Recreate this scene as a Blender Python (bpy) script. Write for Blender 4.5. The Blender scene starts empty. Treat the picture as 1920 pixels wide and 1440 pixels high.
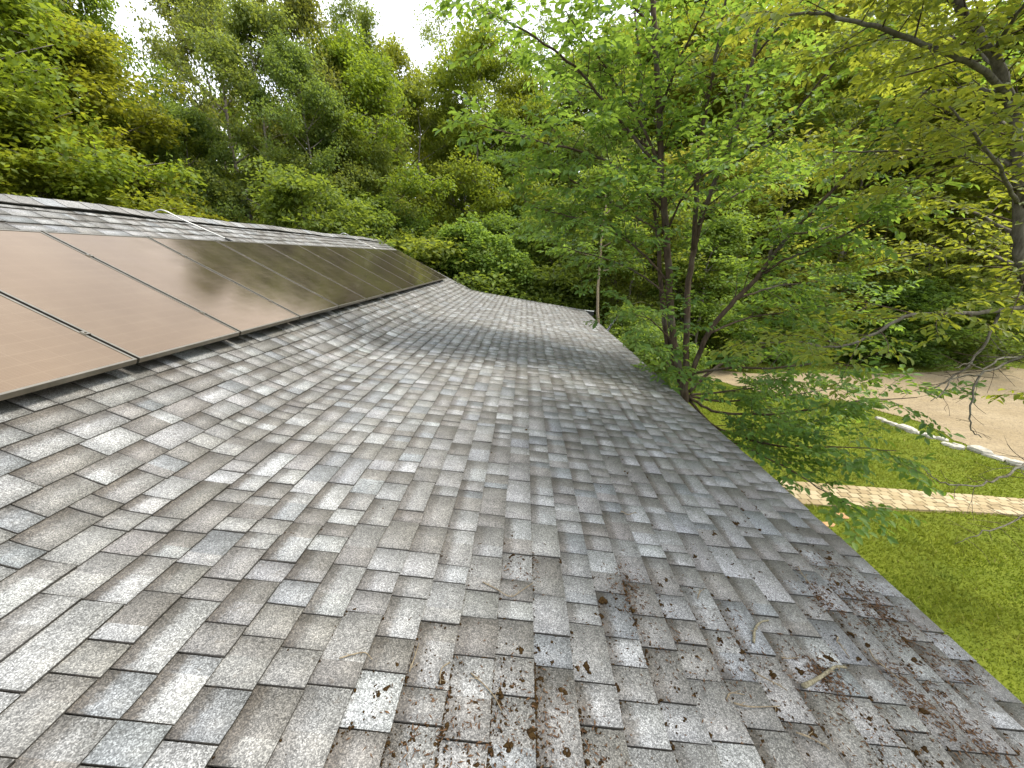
import bpy, math, random
import numpy as np
from mathutils import Vector

# ---------------------------------------------------------------- camera, world, sun, exposure
R = math.radians
SC = bpy.context.scene
COL = SC.collection
ZC = 4.3                       # camera height above the lawn
F_PX, PITCH, YAW = 731.0, 0.3149, 0.0322   # focal length in px of a 1920 px wide frame

cam_d = bpy.data.cameras.new('camera')
cam_d.sensor_fit = 'HORIZONTAL'
cam_d.sensor_width = 36.0
cam_d.lens = F_PX / 1920 * 36.0
cam_d.clip_start = 0.05
cam_d.clip_end = 2000
cam = bpy.data.objects.new('camera', cam_d)
COL.objects.link(cam)
cam.location = (0, 0, ZC)
cam.rotation_euler = (math.pi / 2 - PITCH, 0, YAW)
SC.camera = cam

SUN_AZ, SUN_EL = R(93), R(60)   # azimuth clockwise from +Y
world = bpy.data.worlds.new('World')
SC.world = world
world.use_nodes = True
wn, wl = world.node_tree.nodes, world.node_tree.links
bg = wn['Background']
bg.inputs['Strength'].default_value = 0.10
sky = wn.new('ShaderNodeTexSky')
sky.sky_type = 'NISHITA'
sky.sun_disc = False
sky.sun_elevation = SUN_EL
sky.sun_rotation = SUN_AZ
sky.air_density = 1.2
sky.dust_density = 3.0
wtc = wn.new('ShaderNodeTexCoord')
wno = wn.new('ShaderNodeTexNoise')
wno.inputs['Scale'].default_value = 2.6
wno.inputs['Detail'].default_value = 6
wno.inputs['Roughness'].default_value = 0.6
wl.new(wtc.outputs['Generated'], wno.inputs['Vector'])
wramp = wn.new('ShaderNodeMapRange')
wramp.inputs[1].default_value = 0.30
wramp.inputs[2].default_value = 0.62
wramp.inputs[3].default_value = 0.62
wramp.inputs[4].default_value = 1.0
wl.new(wno.outputs['Fac'], wramp.inputs[0])
wmix = wn.new('ShaderNodeMix')
wmix.data_type = 'RGBA'
wmix.inputs[7].default_value = (10.9, 11.4, 12.1, 1)     # bright thin cloud
wl.new(wramp.outputs[0], wmix.inputs[0])
wl.new(sky.outputs[0], wmix.inputs[6])
wl.new(wmix.outputs[2], bg.inputs['Color'])

sun_d = bpy.data.lights.new('sun', 'SUN')
sun_d.energy = 2.9
sun_d.angle = R(15)
sun_d.color = (1.0, 0.93, 0.80)
sun = bpy.data.objects.new('sun', sun_d)
COL.objects.link(sun)
SDIR = Vector((math.sin(SUN_AZ) * math.cos(SUN_EL), math.cos(SUN_AZ) * math.cos(SUN_EL), math.sin(SUN_EL)))
sun.rotation_euler = SDIR.to_track_quat('Z', 'Y').to_euler()
sun.location = (20, 10, 40)

vs = SC.view_settings
vs.view_transform = 'Standard'
vs.look = 'None'
vs.exposure = 1.08
vs.gamma = 1.0
vs.use_curve_mapping = False
SC.cycles.max_bounces = 8
SC.cycles.diffuse_bounces = 5
SC.cycles.glossy_bounces = 3
SC.cycles.transmission_bounces = 4
SC.cycles.transparent_max_bounces = 4
SC.cycles.use_denoising = True

# ---------------------------------------------------------------- helpers
rng = np.random.RandomState(7)
random.seed(7)


def ray(u, v):
    X = (u - 960) / F_PX
    Y = -(v - 720) / F_PX
    a = math.cos(PITCH) + Y * math.sin(PITCH)
    b = -math.sin(PITCH) + Y * math.cos(PITCH)
    return np.array([X * math.cos(YAW) - a * math.sin(YAW), X * math.sin(YAW) + a * math.cos(YAW), b])


def at(u, v, y):
    """the world point at distance y (metres along +Y) that shows at pixel u, v of the photograph"""
    r = ray(u, v)
    return r * (y / r[1]) + np.array([0, 0, ZC])


def to_px(p):
    p = np.asarray(p, float)
    x, y, z = p[..., 0], p[..., 1], p[..., 2] - ZC
    r = x * math.cos(YAW) + y * math.sin(YAW)
    fw = -x * math.sin(YAW) + y * math.cos(YAW)
    d = fw * math.cos(PITCH) - z * math.sin(PITCH)
    up = fw * math.sin(PITCH) + z * math.cos(PITCH)
    return 960 + F_PX * r / d, 720 - F_PX * up / d, d


def tag(o, label=None, cat=None, group=None, kind=None):
    if label: o['label'] = label
    if cat: o['category'] = cat
    if group: o['group'] = group
    if kind: o['kind'] = kind
    return o


def empty(name, loc=(0, 0, 0), rz=0.0):
    o = bpy.data.objects.new(name, None)
    o.empty_display_size = 0.2
    COL.objects.link(o)
    o.location = loc
    o.rotation_euler = (0, 0, rz)
    return o


def link(name, me, parent=None, loc=None):
    o = bpy.data.objects.new(name, me)
    COL.objects.link(o)
    if parent is not None: o.parent = parent
    if loc is not None: o.location = loc
    return o


def mesh_np(name, verts, faces, mat=None, smooth=False):
    """verts (n,3); faces: (m,k) int array or a list of tuples"""
    me = bpy.data.meshes.new(name)
    verts = np.asarray(verts, np.float32)
    if isinstance(faces, np.ndarray):
        m, k = faces.shape
        me.vertices.add(len(verts))
        me.vertices.foreach_set('co', verts.ravel())
        me.loops.add(m * k)
        me.loops.foreach_set('vertex_index', faces.astype(np.int32).ravel())
        me.polygons.add(m)
        me.polygons.foreach_set('loop_start', np.arange(0, m * k, k, dtype=np.int32))
        me.update(calc_edges=True)
    else:
        me.from_pydata([tuple(map(float, v)) for v in verts], [], faces)
        me.update()
    if smooth:
        me.polygons.foreach_set('use_smooth', np.ones(len(me.polygons), bool))
    if mat: me.materials.append(mat)
    return me


def face_attr(me, name, vals, kind='FLOAT'):
    a = me.attributes.new(name, kind, 'FACE')
    a.data.foreach_set('color' if kind == 'FLOAT_COLOR' else 'value', np.asarray(vals, np.float32).ravel())


class MB:
    """collects boxes and tubes, builds one mesh"""

    def __init__(s):
        s.v, s.f = [], []

    def add(s, v, f):
        n = len(s.v)
        s.v += [tuple(map(float, q)) for q in v]
        s.f += [tuple(i + n for i in q) for q in f]

    def box(s, c, d, ax=None):
        c = np.asarray(c, float)
        ax = np.eye(3) if ax is None else np.asarray(ax, float)
        v = []
        for i in (-1, 1):
            for j in (-1, 1):
                for k in (-1, 1):
                    v.append(c + ax[0] * i * d[0] / 2 + ax[1] * j * d[1] / 2 + ax[2] * k * d[2] / 2)
        f = [(0, 1, 3, 2), (4, 6, 7, 5), (0, 4, 5, 1), (2, 3, 7, 6), (0, 2, 6, 4), (1, 5, 7, 3)]
        s.add(v, f)

    def tube(s, pts, rad, sides=6, cap=True):
        pts = np.asarray(pts, float)
        n = len(pts)
        rad = np.broadcast_to(np.asarray(rad, float), (n,))
        t = np.gradient(pts, axis=0)
        t /= np.linalg.norm(t, axis=1)[:, None] + 1e-9
        ref = np.eye(3)[int(np.argmin(np.abs(t[0])))]
        u = np.zeros((n, 3))
        c = np.cross(t[0], ref)
        u[0] = c / (np.linalg.norm(c) + 1e-9)
        for i in range(1, n):
            c = u[i - 1] - t[i] * (u[i - 1] @ t[i])
            u[i] = c / (np.linalg.norm(c) + 1e-9)
        w = np.cross(t, u)
        a = np.arange(sides) * 2 * math.pi / sides
        ring = pts[:, None, :] + rad[:, None, None] * (np.cos(a)[None, :, None] * u[:, None, :] + np.sin(a)[None, :, None] * w[:, None, :])
        f = []
        for i in range(n - 1):
            for j in range(sides):
                k = (j + 1) % sides
                f.append((i * sides + j, i * sides + k, (i + 1) * sides + k, (i + 1) * sides + j))
        if cap:
            f.append(tuple(range(sides))[::-1])
            f.append(tuple((n - 1) * sides + j for j in range(sides)))
        s.add(ring.reshape(-1, 3), f)

    def mesh(s, name, mat, smooth=False):
        return mesh_np(name, np.array(s.v), s.f, mat, smooth)

    def build(s, name, mat, parent=None, smooth=False):
        return link(name, s.mesh(name, mat, smooth), parent)


def nrm(a):
    return a / (np.linalg.norm(a, axis=-1, keepdims=True) + 1e-9)


def smooth_path(pts, n=4):
    """Catmull-Rom through the points, n samples each span; works on any number of columns"""
    p = np.asarray(pts, float)
    if len(p) < 3:
        t = np.linspace(0, 1, n + 1)[:, None]
        return p[0] * (1 - t) + p[-1] * t
    q = np.vstack([2 * p[0] - p[1], p, 2 * p[-1] - p[-2]])
    out = []
    for i in range(len(p) - 1):
        a, b, c, d = q[i:i + 4]
        for t in np.arange(n) / n:
            out.append(0.5 * (2 * b + (c - a) * t + (2 * a - 5 * b + 4 * c - d) * t * t + (3 * b - a - 3 * c + d) * t ** 3))
    out.append(p[-1])
    return np.array(out)


# ---------------------------------------------------------------- materials
class NT:
    def __init__(s, name):
        s.m = bpy.data.materials.new(name)
        s.m.use_nodes = True
        s.n, s.l = s.m.node_tree.nodes, s.m.node_tree.links
        s.b = s.n['Principled BSDF']
        s.out = s.n['Material Output']

    def new(s, t, **k):
        o = s.n.new('ShaderNode' + t)
        for a, b in k.items(): setattr(o, a, b)
        return o

    def set(s, sock, val):
        if hasattr(val, 'is_output') or isinstance(val, bpy.types.NodeSocket): s.l.new(val, sock)
        else: sock.default_value = val

    def pos(s, obj=False):
        return s.new('TexCoord').outputs['Object'] if obj else s.new('NewGeometry').outputs['Position']

    def noise(s, vec, scale, detail=4, rough=0.55, out='Fac', dist=0.0):
        o = s.new('TexNoise')
        s.l.new(vec, o.inputs['Vector'])
        o.inputs['Scale'].default_value = scale
        o.inputs['Detail'].default_value = detail
        o.inputs['Roughness'].default_value = rough
        o.inputs['Distortion'].default_value = dist
        return o.outputs[out]

    def vor(s, vec, scale, out='Color', feature='F1'):
        o = s.new('TexVoronoi', feature=feature)
        s.l.new(vec, o.inputs['Vector'])
        o.inputs['Scale'].default_value = scale
        return o.outputs[out]

    def rng(s, x, a, b, c=0.0, d=1.0, clamp=True):
        o = s.new('MapRange', clamp=clamp)
        s.l.new(x, o.inputs[0])
        for i, v in enumerate((a, b, c, d)): o.inputs[i + 1].default_value = v
        return o.outputs[0]

    def math(s, op, a, b=0.0):
        o = s.new('Math', operation=op)
        s.set(o.inputs[0], a)
        s.set(o.inputs[1], b)
        return o.outputs[0]

    def mix(s, fac, a, b, mode='MIX'):
        o = s.new('Mix', data_type='RGBA', blend_type=mode)
        s.set(o.inputs[0], fac)
        s.set(o.inputs[6], a if not isinstance(a, tuple) else (*a[:3], 1))
        s.set(o.inputs[7], b if not isinstance(b, tuple) else (*b[:3], 1))
        return o.outputs[2]

    def ramp(s, x, stops):
        o = s.new('ValToRGB')
        e = o.color_ramp.elements
        while len(e) < len(stops): e.new(0.5)
        for q, (p, c) in zip(e, stops):
            q.position = p
            q.color = (*c, 1)
        s.l.new(x, o.inputs[0])
        return o.outputs[0]

    def bump(s, h, strength=0.5, dist=0.01):
        o = s.new('Bump')
        o.inputs['Strength'].default_value = strength
        o.inputs['Distance'].default_value = dist
        s.l.new(h, o.inputs['Height'])
        s.l.new(o.outputs[0], s.b.inputs['Normal'])

    def done(s, col=None, rough=0.8, spec=0.3, metal=0.0):
        if col is not None: s.set(s.b.inputs['Base Color'], (*col, 1) if isinstance(col, tuple) else col)
        s.set(s.b.inputs['Roughness'], rough)
        s.b.inputs['Specular IOR Level'].default_value = spec
        s.b.inputs['Metallic'].default_value = metal
        return s.m


def mat_simple(name, a, b, scale=8.0, rough=0.8, spec=0.3, metal=0.0, obj=False, bump=0.0, bscale=60.0):
    t = NT(name)
    p = t.pos(obj)
    c = t.mix(t.rng(t.noise(p, scale, 6), 0.3, 0.7), a, b)
    if bump: t.bump(t.noise(p, bscale, 5), bump, 0.01)
    return t.done(c, rough, spec, metal)


def mat_shingle():
    t = NT('asphalt_shingle')
    p = t.pos()
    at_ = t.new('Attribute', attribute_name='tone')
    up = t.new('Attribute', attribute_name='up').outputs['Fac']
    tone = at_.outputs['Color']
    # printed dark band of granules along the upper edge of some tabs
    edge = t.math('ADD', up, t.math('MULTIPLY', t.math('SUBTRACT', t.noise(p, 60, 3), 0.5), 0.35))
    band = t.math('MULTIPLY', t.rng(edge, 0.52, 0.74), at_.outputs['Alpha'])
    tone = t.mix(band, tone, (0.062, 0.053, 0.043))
    # granules
    g1 = t.new('SeparateColor')
    t.l.new(t.vor(p, 320), g1.inputs[0])
    g2 = t.new('SeparateColor')
    t.l.new(t.vor(p, 170), g2.inputs[0])
    g = t.math('ADD', t.rng(t.math('POWER', g1.outputs[0], 2.0), 0, 1, 0.55, 2.0), t.rng(g2.outputs[1], 0, 1, -0.20, 0.20))
    tone = t.mix(1.0, tone, t.new('CombineColor').outputs[0], 'MULTIPLY')
    cc = tone.node
    comb = cc.inputs[7].links[0].from_node
    for i in range(3): t.l.new(g, comb.inputs[i])
    # weathering: broad lighter and darker areas, and dust streaks running down the slope (x)
    w = t.rng(t.noise(p, 0.9, 5), 0.3, 0.7, 0.84, 1.14)
    mp = t.new('Mapping')
    mp.inputs['Scale'].default_value = (0.8, 9, 0.8)
    t.l.new(p, mp.inputs[0])
    w = t.math('MULTIPLY', w, t.rng(t.noise(mp.outputs[0], 1.0, 5), 0.3, 0.75, 1.07, 0.88))
    w = t.math('MULTIPLY', w, t.rng(t.noise(p, 9, 6), 0.3, 0.7, 0.86, 1.14))
    comb2 = t.new('CombineColor')
    for i in range(3): t.l.new(w, comb2.inputs[i])
    tone = t.mix(1.0, tone, comb2.outputs[0], 'MULTIPLY')
    # small brown dirt specks
    dm = t.math('MULTIPLY', t.rng(t.noise(p, 34, 4, 0.65), 0.60, 0.70), t.rng(t.noise(p, 1.6, 3), 0.42, 0.62))
    tone = t.mix(t.math('MULTIPLY', dm, 0.55), tone, (0.07, 0.055, 0.04))
    t.bump(t.math('ADD', g1.outputs[0], t.noise(p, 90, 3)), 0.55, 0.0016)
    t.b.inputs['Sheen Weight'].default_value = 0.0
    return t.done(tone, 0.57, 0.5)


def mat_leaf(name, cols, trans, tint=0.35, rough=0.5, spec=0.25, tmix=0.42):
    """cols: three greens picked by each leaf's own random value; trans: colour of light let through"""
    t = NT(name)
    rnd = t.new('Attribute', attribute_name='rnd').outputs['Fac']
    oi = t.new('ObjectInfo')
    c = t.ramp(rnd, [(0.0, cols[0]), (0.5, cols[1]), (1.0, cols[2])])
    hs = t.new('HueSaturation')
    t.l.new(c, hs.inputs['Color'])
    t.l.new(t.rng(oi.outputs['Random'], 0, 1, 0.5 - 0.022, 0.5 + 0.018), hs.inputs['Hue'])
    t.l.new(t.rng(t.math('FRACT', t.math('MULTIPLY', oi.outputs['Random'], 7.31)), 0, 1, 0.85, 1.2), hs.inputs['Value'])
    tr = t.new('BsdfTranslucent')
    tc = t.new('HueSaturation')
    tc.inputs['Color'].default_value = (*trans, 1)
    t.l.new(t.rng(rnd, 0, 1, 0.7, 1.25), tc.inputs['Value'])
    t.l.new(t.rng(oi.outputs['Random'], 0, 1, 0.48, 0.52), tc.inputs['Hue'])
    t.l.new(tc.outputs[0], tr.inputs[0])
    t.done(hs.outputs[0], rough, spec)
    mx = t.new('MixShader')
    mx.inputs[0].default_value = tmix
    t.l.new(t.b.outputs[0], mx.inputs[1])
    t.l.new(tr.outputs[0], mx.inputs[2])
    t.l.new(mx.outputs[0], t.out.inputs[0])
    return t.m


def mat_bark(name, a, b, scale=14.0):
    t = NT(name)
    p = t.pos(True)
    mp = t.new('Mapping')
    mp.inputs['Scale'].default_value = (1, 1, 0.22)
    t.l.new(p, mp.inputs[0])
    n = t.noise(mp.outputs[0], scale, 7, 0.65)
    c = t.mix(t.rng(n, 0.32, 0.68), a, b)
    c = t.mix(t.rng(t.noise(p, 2.2, 4), 0.52, 0.72, 0, 0.45), c, (0.17, 0.18, 0.15))
    t.bump(n, 0.8, 0.02)
    return t.done(c, 0.9, 0.2)


def mat_panel():
    t = NT('solar_glass')
    p = t.pos(True)
    s = t.new('SeparateXYZ')
    t.l.new(p, s.inputs[0])

    def grid(o, pitch, w):
        f = t.math('ABSOLUTE', t.math('SUBTRACT', t.math('FRACT', t.math('MULTIPLY', o, 1 / pitch)), 0.5))
        return t.rng(f, 0.5 - w / pitch, 0.5 - 0.4 * w / pitch)
    cell = t.math('MAXIMUM', grid(s.outputs[0], 0.1655, 0.003), grid(s.outputs[1], 0.0915, 0.003))
    bus = t.math('MULTIPLY', grid(s.outputs[0], 0.0184, 0.0018), 0.65)
    c = t.mix(t.rng(t.noise(p, 3, 4), 0.3, 0.7), (0.018, 0.015, 0.014), (0.030, 0.024, 0.020))
    c = t.mix(t.math('MAXIMUM', cell, bus), c, (0.058, 0.048, 0.039))
    c = t.mix(t.rng(t.noise(p, 2.2, 6, 0.7), 0.45, 0.8, 0.0, 0.10), c, (0.30, 0.26, 0.20))   # dust
    t.done(c, 0.13, 0.5)
    t.set(t.b.inputs['Roughness'], t.rng(t.noise(p, 5, 5), 0.3, 0.7, 0.10, 0.17))
    t.b.inputs['IOR'].default_value = 2.75
    t.b.inputs['Specular Tint'].default_value = (1.0, 0.67, 0.40, 1)
    return t.m


M = {}
M['shingle'] = mat_shingle()
M['deck'] = mat_simple('dark_underlay', (0.02, 0.018, 0.016), (0.035, 0.03, 0.027), 30)
M['vent'] = mat_simple('black_vent_plastic', (0.012, 0.012, 0.013), (0.02, 0.02, 0.02), 30, 0.6)
M['white_metal'] = mat_simple('weathered_white_metal', (0.55, 0.55, 0.53), (0.7, 0.7, 0.68), 12, 0.5)
M['siding'] = mat_simple('pale_siding', (0.42, 0.40, 0.36), (0.5, 0.48, 0.44), 5, 0.7)
M['panel'] = mat_panel()
M['anodised'] = mat_simple('dark_anodised_aluminium', (0.20, 0.18, 0.145), (0.26, 0.235, 0.19), 20, 0.34, 0.5, 0.9)
M['steel'] = mat_simple('galvanised_steel', (0.30, 0.31, 0.31), (0.42, 0.42, 0.41), 30, 0.42, 0.5, 0.7)
M['black'] = mat_simple('black_fitting', (0.015, 0.015, 0.015), (0.03, 0.03, 0.03), 30, 0.6)
M['moss'] = mat_simple('roof_moss', (0.030, 0.017, 0.008), (0.075, 0.045, 0.016), 60, 1.0, 0.05, bump=1.0, bscale=400)
M['litter'] = mat_simple('dry_litter', (0.048, 0.023, 0.012), (0.13, 0.078, 0.042), 60, 0.95, 0.1)
M['twig'] = mat_simple('dry_twig', (0.13, 0.095, 0.06), (0.30, 0.25, 0.17), 90, 0.9, 0.15, bump=0.8, bscale=300)
M['lichen_twig'] = mat_simple('lichen_twig', (0.10, 0.08, 0.05), (0.34, 0.31, 0.21), 110, 0.9, 0.15, bump=0.9, bscale=250)
M['bark_elm'] = mat_bark('brown_bark', (0.030, 0.022, 0.016), (0.105, 0.074, 0.050), 26)
M['bark_grey'] = mat_bark('grey_bark', (0.050, 0.044, 0.034), (0.165, 0.150, 0.118), 24)
M['bark_forest'] = mat_bark('forest_bark', (0.075, 0.066, 0.054), (0.21, 0.185, 0.15), 5)
M['bark_pale'] = mat_bark('pale_tan_bark', (0.20, 0.15, 0.10), (0.32, 0.26, 0.18), 9)
M['leaf_elm'] = mat_leaf('elm_leaf', ((0.050, 0.095, 0.026), (0.085, 0.145, 0.034), (0.150, 0.195, 0.046)), (0.31, 0.40, 0.045), tmix=0.48)
M['leaf_right'] = mat_leaf('sunlit_leaf', ((0.080, 0.120, 0.022), (0.120, 0.170, 0.028), (0.175, 0.205, 0.04)), (0.40, 0.45, 0.04), tmix=0.48)
M['leaf_oak'] = mat_leaf('oak_leaf', ((0.070, 0.100, 0.028), (0.105, 0.142, 0.034), (0.150, 0.182, 0.048)), (0.32, 0.37, 0.05), tmix=0.48)
M['leaf_maple'] = mat_leaf('maple_leaf', ((0.085, 0.120, 0.016), (0.125, 0.170, 0.020), (0.17, 0.21, 0.03)), (0.36, 0.42, 0.03), tmix=0.46)
M['leaf_bright'] = mat_leaf('bright_leaf', ((0.095, 0.125, 0.022), (0.135, 0.175, 0.030), (0.18, 0.215, 0.045)), (0.42, 0.46, 0.055), tmix=0.5)
M['leaf_vine'] = mat_leaf('vine_leaf', ((0.095, 0.140, 0.026), (0.130, 0.190, 0.034), (0.17, 0.225, 0.045)), (0.34, 0.44, 0.05), tmix=0.45)
M['leaf_shrub'] = mat_leaf('shrub_leaf', ((0.065, 0.100, 0.020), (0.095, 0.145, 0.026), (0.135, 0.185, 0.036)), (0.30, 0.39, 0.04), tmix=0.47)


def mat_lawn():
    t = NT('lawn_ground')
    p = t.pos()
    c = t.mix(t.rng(t.noise(p, 1.4, 6, 0.6), 0.32, 0.68), (0.100, 0.130, 0.014), (0.165, 0.190, 0.020))
    c = t.mix(t.rng(t.noise(p, 45, 4, 0.7), 0.3, 0.7), c, t.mix(0.5, c, (0.04, 0.06, 0.01)))
    # forest floor away from the mown lawn
    s = t.new('SeparateXYZ')
    t.l.new(p, s.inputs[0])
    e = t.math('ADD', s.outputs[1], t.math('MULTIPLY', t.math('SUBTRACT', t.noise(p, 0.5, 4), 0.5), 5.0))
    ff = t.mix(t.rng(t.noise(p, 3, 6), 0.35, 0.65), (0.040, 0.050, 0.015), (0.075, 0.060, 0.030))
    left = t.rng(s.outputs[0], 1.5, -1.0)
    c = t.mix(t.math('MAXIMUM', t.rng(e, 18.0, 20.5), left), c, ff)
    t.bump(t.noise(p, 40, 5), 0.6, 0.03)
    return t.done(c, 0.95, 0.1)


def mat_grass():
    t = NT('grass_blade')
    p = t.pos()
    rnd = t.new('Attribute', attribute_name='rnd').outputs['Fac']
    c = t.ramp(rnd, [(0, (0.125, 0.160, 0.012)), (0.5, (0.205, 0.260, 0.018)), (0.9, (0.28, 0.320, 0.032)), (1.0, (0.30, 0.26, 0.09))])
    c = t.mix(t.rng(t.noise(p, 0.8, 5, 0.65), 0.4, 0.68, 0, 0.6), c, (0.25, 0.245, 0.045))
    c = t.mix(t.rng(t.noise(p, 2.3, 5, 0.6), 0.50, 0.68, 0, 0.7), c, (0.115, 0.170, 0.018))
    t.done(c, 0.6, 0.2)
    tr = t.new('BsdfTranslucent')
    t.l.new(c, tr.inputs[0])
    mx = t.new('MixShader')
    mx.inputs[0].default_value = 0.35
    t.l.new(t.b.outputs[0], mx.inputs[1])
    t.l.new(tr.outputs[0], mx.inputs[2])
    t.l.new(mx.outputs[0], t.out.inputs[0])
    return t.m


def mat_gravel():
    t = NT('driveway_gravel')
    p = t.pos()
    c = t.mix(t.rng(t.noise(p, 0.7, 6, 0.6), 0.3, 0.7), (0.235, 0.182, 0.108), (0.315, 0.255, 0.165))
    mp = t.new('Mapping')
    mp.inputs['Rotation'].default_value = (0, 0, R(-28))
    mp.inputs['Scale'].default_value = (0.5, 3.0, 1)
    t.l.new(p, mp.inputs[0])
    c = t.mix(t.rng(t.noise(mp.outputs[0], 1.1, 5, 0.65), 0.45, 0.72, 0, 0.5), c, (0.20, 0.155, 0.105))
    v = t.new('SeparateColor')
    t.l.new(t.vor(p, 28), v.inputs[0])
    c = t.mix(t.rng(v.outputs[0], 0.55, 1.0, 0, 0.5), c, (0.12, 0.098, 0.072))
    c = t.mix(t.rng(t.noise(p, 6, 5, 0.7), 0.5, 0.75, 0, 0.45), c, (0.16, 0.125, 0.08))
    t.bump(t.vor(p, 30, 'Distance'), 0.6, 0.02)
    return t.done(c, 0.95, 0.1)


M['lawn'] = mat_lawn()
M['grass'] = mat_grass()
M['gravel'] = mat_gravel()
M['soil'] = mat_simple('bare_soil', (0.34, 0.19, 0.09), (0.44, 0.28, 0.15), 12, 0.95, 0.1, bump=0.5)
M['joint'] = mat_simple('sandy_joint', (0.10, 0.085, 0.035), (0.15, 0.14, 0.04), 9, 0.95, 0.1)
M['stone'] = mat_simple('pale_stone', (0.26, 0.245, 0.205), (0.50, 0.47, 0.41), 7, 0.9, 0.15, bump=0.7, bscale=18)


def mat_paver():
    t = NT('concrete_paver')
    p = t.pos()
    oi = t.new('ObjectInfo').outputs['Random']
    c = t.ramp(oi, [(0, (0.25, 0.19, 0.105)), (0.5, (0.33, 0.265, 0.155)), (1, (0.40, 0.335, 0.22))])
    c = t.mix(t.rng(t.noise(p, 25, 5), 0.35, 0.7, 0, 0.4), c, (0.33, 0.26, 0.17))
    t.bump(t.noise(p, 120, 4), 0.4, 0.004)
    return t.done(c, 0.9, 0.15)


M['paver'] = mat_paver()

# ---------------------------------------------------------------- ground
def gz(x, y):
    """height of the ground: flat round the house, rising into the wooded hillside behind"""
    d = np.hypot(np.asarray(x, float) * 0.9, np.asarray(y, float))
    t = np.clip((d - 22) / 60, 0, 1)
    return 7.0 * t * t * (3 - 2 * t)


N = 90
gx = np.sinh(np.linspace(-4.2, 4.2, N)) * 12
gy = np.sinh(np.linspace(-3.6, 4.2, N)) * 12 + 6
X, Y = np.meshgrid(gx, gy, indexing='ij')
Z = gz(X, Y) + 0.05 * np.sin(X * 1.3) * np.sin(Y * 1.1) * (np.hypot(X, Y) > 24)
idx = np.arange(N * N).reshape(N, N)
fc = np.stack([idx[:-1, :-1], idx[1:, :-1], idx[1:, 1:], idx[:-1, 1:]], -1).reshape(-1, 4)
ground = link('ground', mesh_np('ground', np.stack([X, Y, Z], -1).reshape(-1, 3), fc, M['lawn'], True))
tag(ground, 'green lawn and wooded ground around the house', kind='structure')


def sheet(name, outline, z, mat, jitter=0.0, n=8):
    """a closed outline filled with an n-gon fan at height z"""
    p = smooth_path(list(outline) + [outline[0]], n)[:-1]
    if jitter: p = p + rng.normal(0, jitter, p.shape)
    c = p.mean(0)
    v = [(c[0], c[1], z)] + [(a, b, z) for a, b in p]
    m = len(p)
    f = [(0, 1 + i, 1 + (i + 1) % m) for i in range(m)]
    return link(name, mesh_np(name, v, f, mat))


def gnd(u, v, z=0.0):
    r = ray(u, v)
    return (r * ((z - ZC) / r[2]))[:2]


# gravel driveway: a band beyond the lawn, wider to the right
drive_px_near = [(1290, 700), (1340, 714), (1450, 738), (1560, 748), (1660, 772), (1740, 800), (1820, 838), (1920, 872)]
drive_px_far = [(1920, 672), (1860, 690), (1780, 697), (1680, 700), (1580, 702), (1480, 700), (1400, 698), (1330, 692), (1290, 688)]
dn = [gnd(*q) for q in drive_px_near]
df = [gnd(*q) for q in drive_px_far]
outline = dn + [np.array([14.5, 7.2]), np.array([17.0, 4.0]), np.array([30, 8.0]), np.array([30, 15.5])] + df
V2 = np.array(outline)
# strip mesh between near and far edge, so that the sheet stays inside its outline
A = smooth_path(dn + [np.array([14.6, 6.6]), np.array([17.5, 3.0]), np.array([20.0, -3.0])], 8)
B = smooth_path([df[-1]] + df[::-1][1:] + [np.array([23.0, 14.0]), np.array([25.0, 6.0]), np.array([26.0, -3.0])], 8)


def resample(p, n):
    d = np.r_[0, np.cumsum(np.linalg.norm(np.diff(p, axis=0), axis=1))]
    t = np.linspace(0, d[-1], n)
    return np.stack([np.interp(t, d, p[:, k]) for k in range(p.shape[1])], -1)


A, B = resample(A, 70), resample(B, 70)
A += rng.normal(0, 0.06, A.shape)
B += rng.normal(0, 0.10, B.shape)
from mathutils.geometry import tessellate_polygon
DRIVE = np.vstack([A, B[::-1]])
vv = np.c_[DRIVE, np.full(len(DRIVE), 0.012)]
ff = [tuple(t) for t in tessellate_polygon([[Vector(q) for q in vv]])]
ff = [t if np.cross(vv[t[1]] - vv[t[0]], vv[t[2]] - vv[t[0]])[2] > 0 else t[::-1] for t in ff]
drv = link('driveway', mesh_np('driveway', vv, ff, M['gravel']))
tag(drv, 'pale gravel driveway curving past the lawn', kind='structure')


def in_poly(px, py, poly):
    x0, y0 = poly[:, 0], poly[:, 1]
    x1, y1 = np.roll(x0, -1), np.roll(y0, -1)
    ins = np.zeros(px.shape, bool)
    for a, b, c, d in zip(x0, y0, x1, y1):
        hit = ((b > py) != (d > py)) & (px < (c - a) * (py - b) / (d - b + 1e-12) + a)
        ins ^= hit
    return ins


# paver path from the house across the lawn
pn = np.array([gnd(1505, 948), gnd(1900, 967)])
pf = np.array([gnd(1450, 903), gnd(1920, 939)])


def line_at(l, x):
    return l[0, 1] + (l[1, 1] - l[0, 1]) * (x - l[0, 0]) / (l[1, 0] - l[0, 0])


PX0, PX1 = 2.7, 10.9
ya, yb = (lambda x: line_at(pn, x)), (lambda x: line_at(pf, x) + 0.02)
base_v = [(PX0, ya(PX0) - .03, .008), (PX1, ya(PX1) - .03, .008), (PX1, yb(PX1) + .03, .008), (PX0, yb(PX0) + .03, .008)]
path = link('path', mesh_np('path', base_v, [(0, 1, 2, 3)], M['joint']))
tag(path, 'narrow path of tan concrete pavers across the lawn', kind='structure')
rows = 5
pvs = {}


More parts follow.
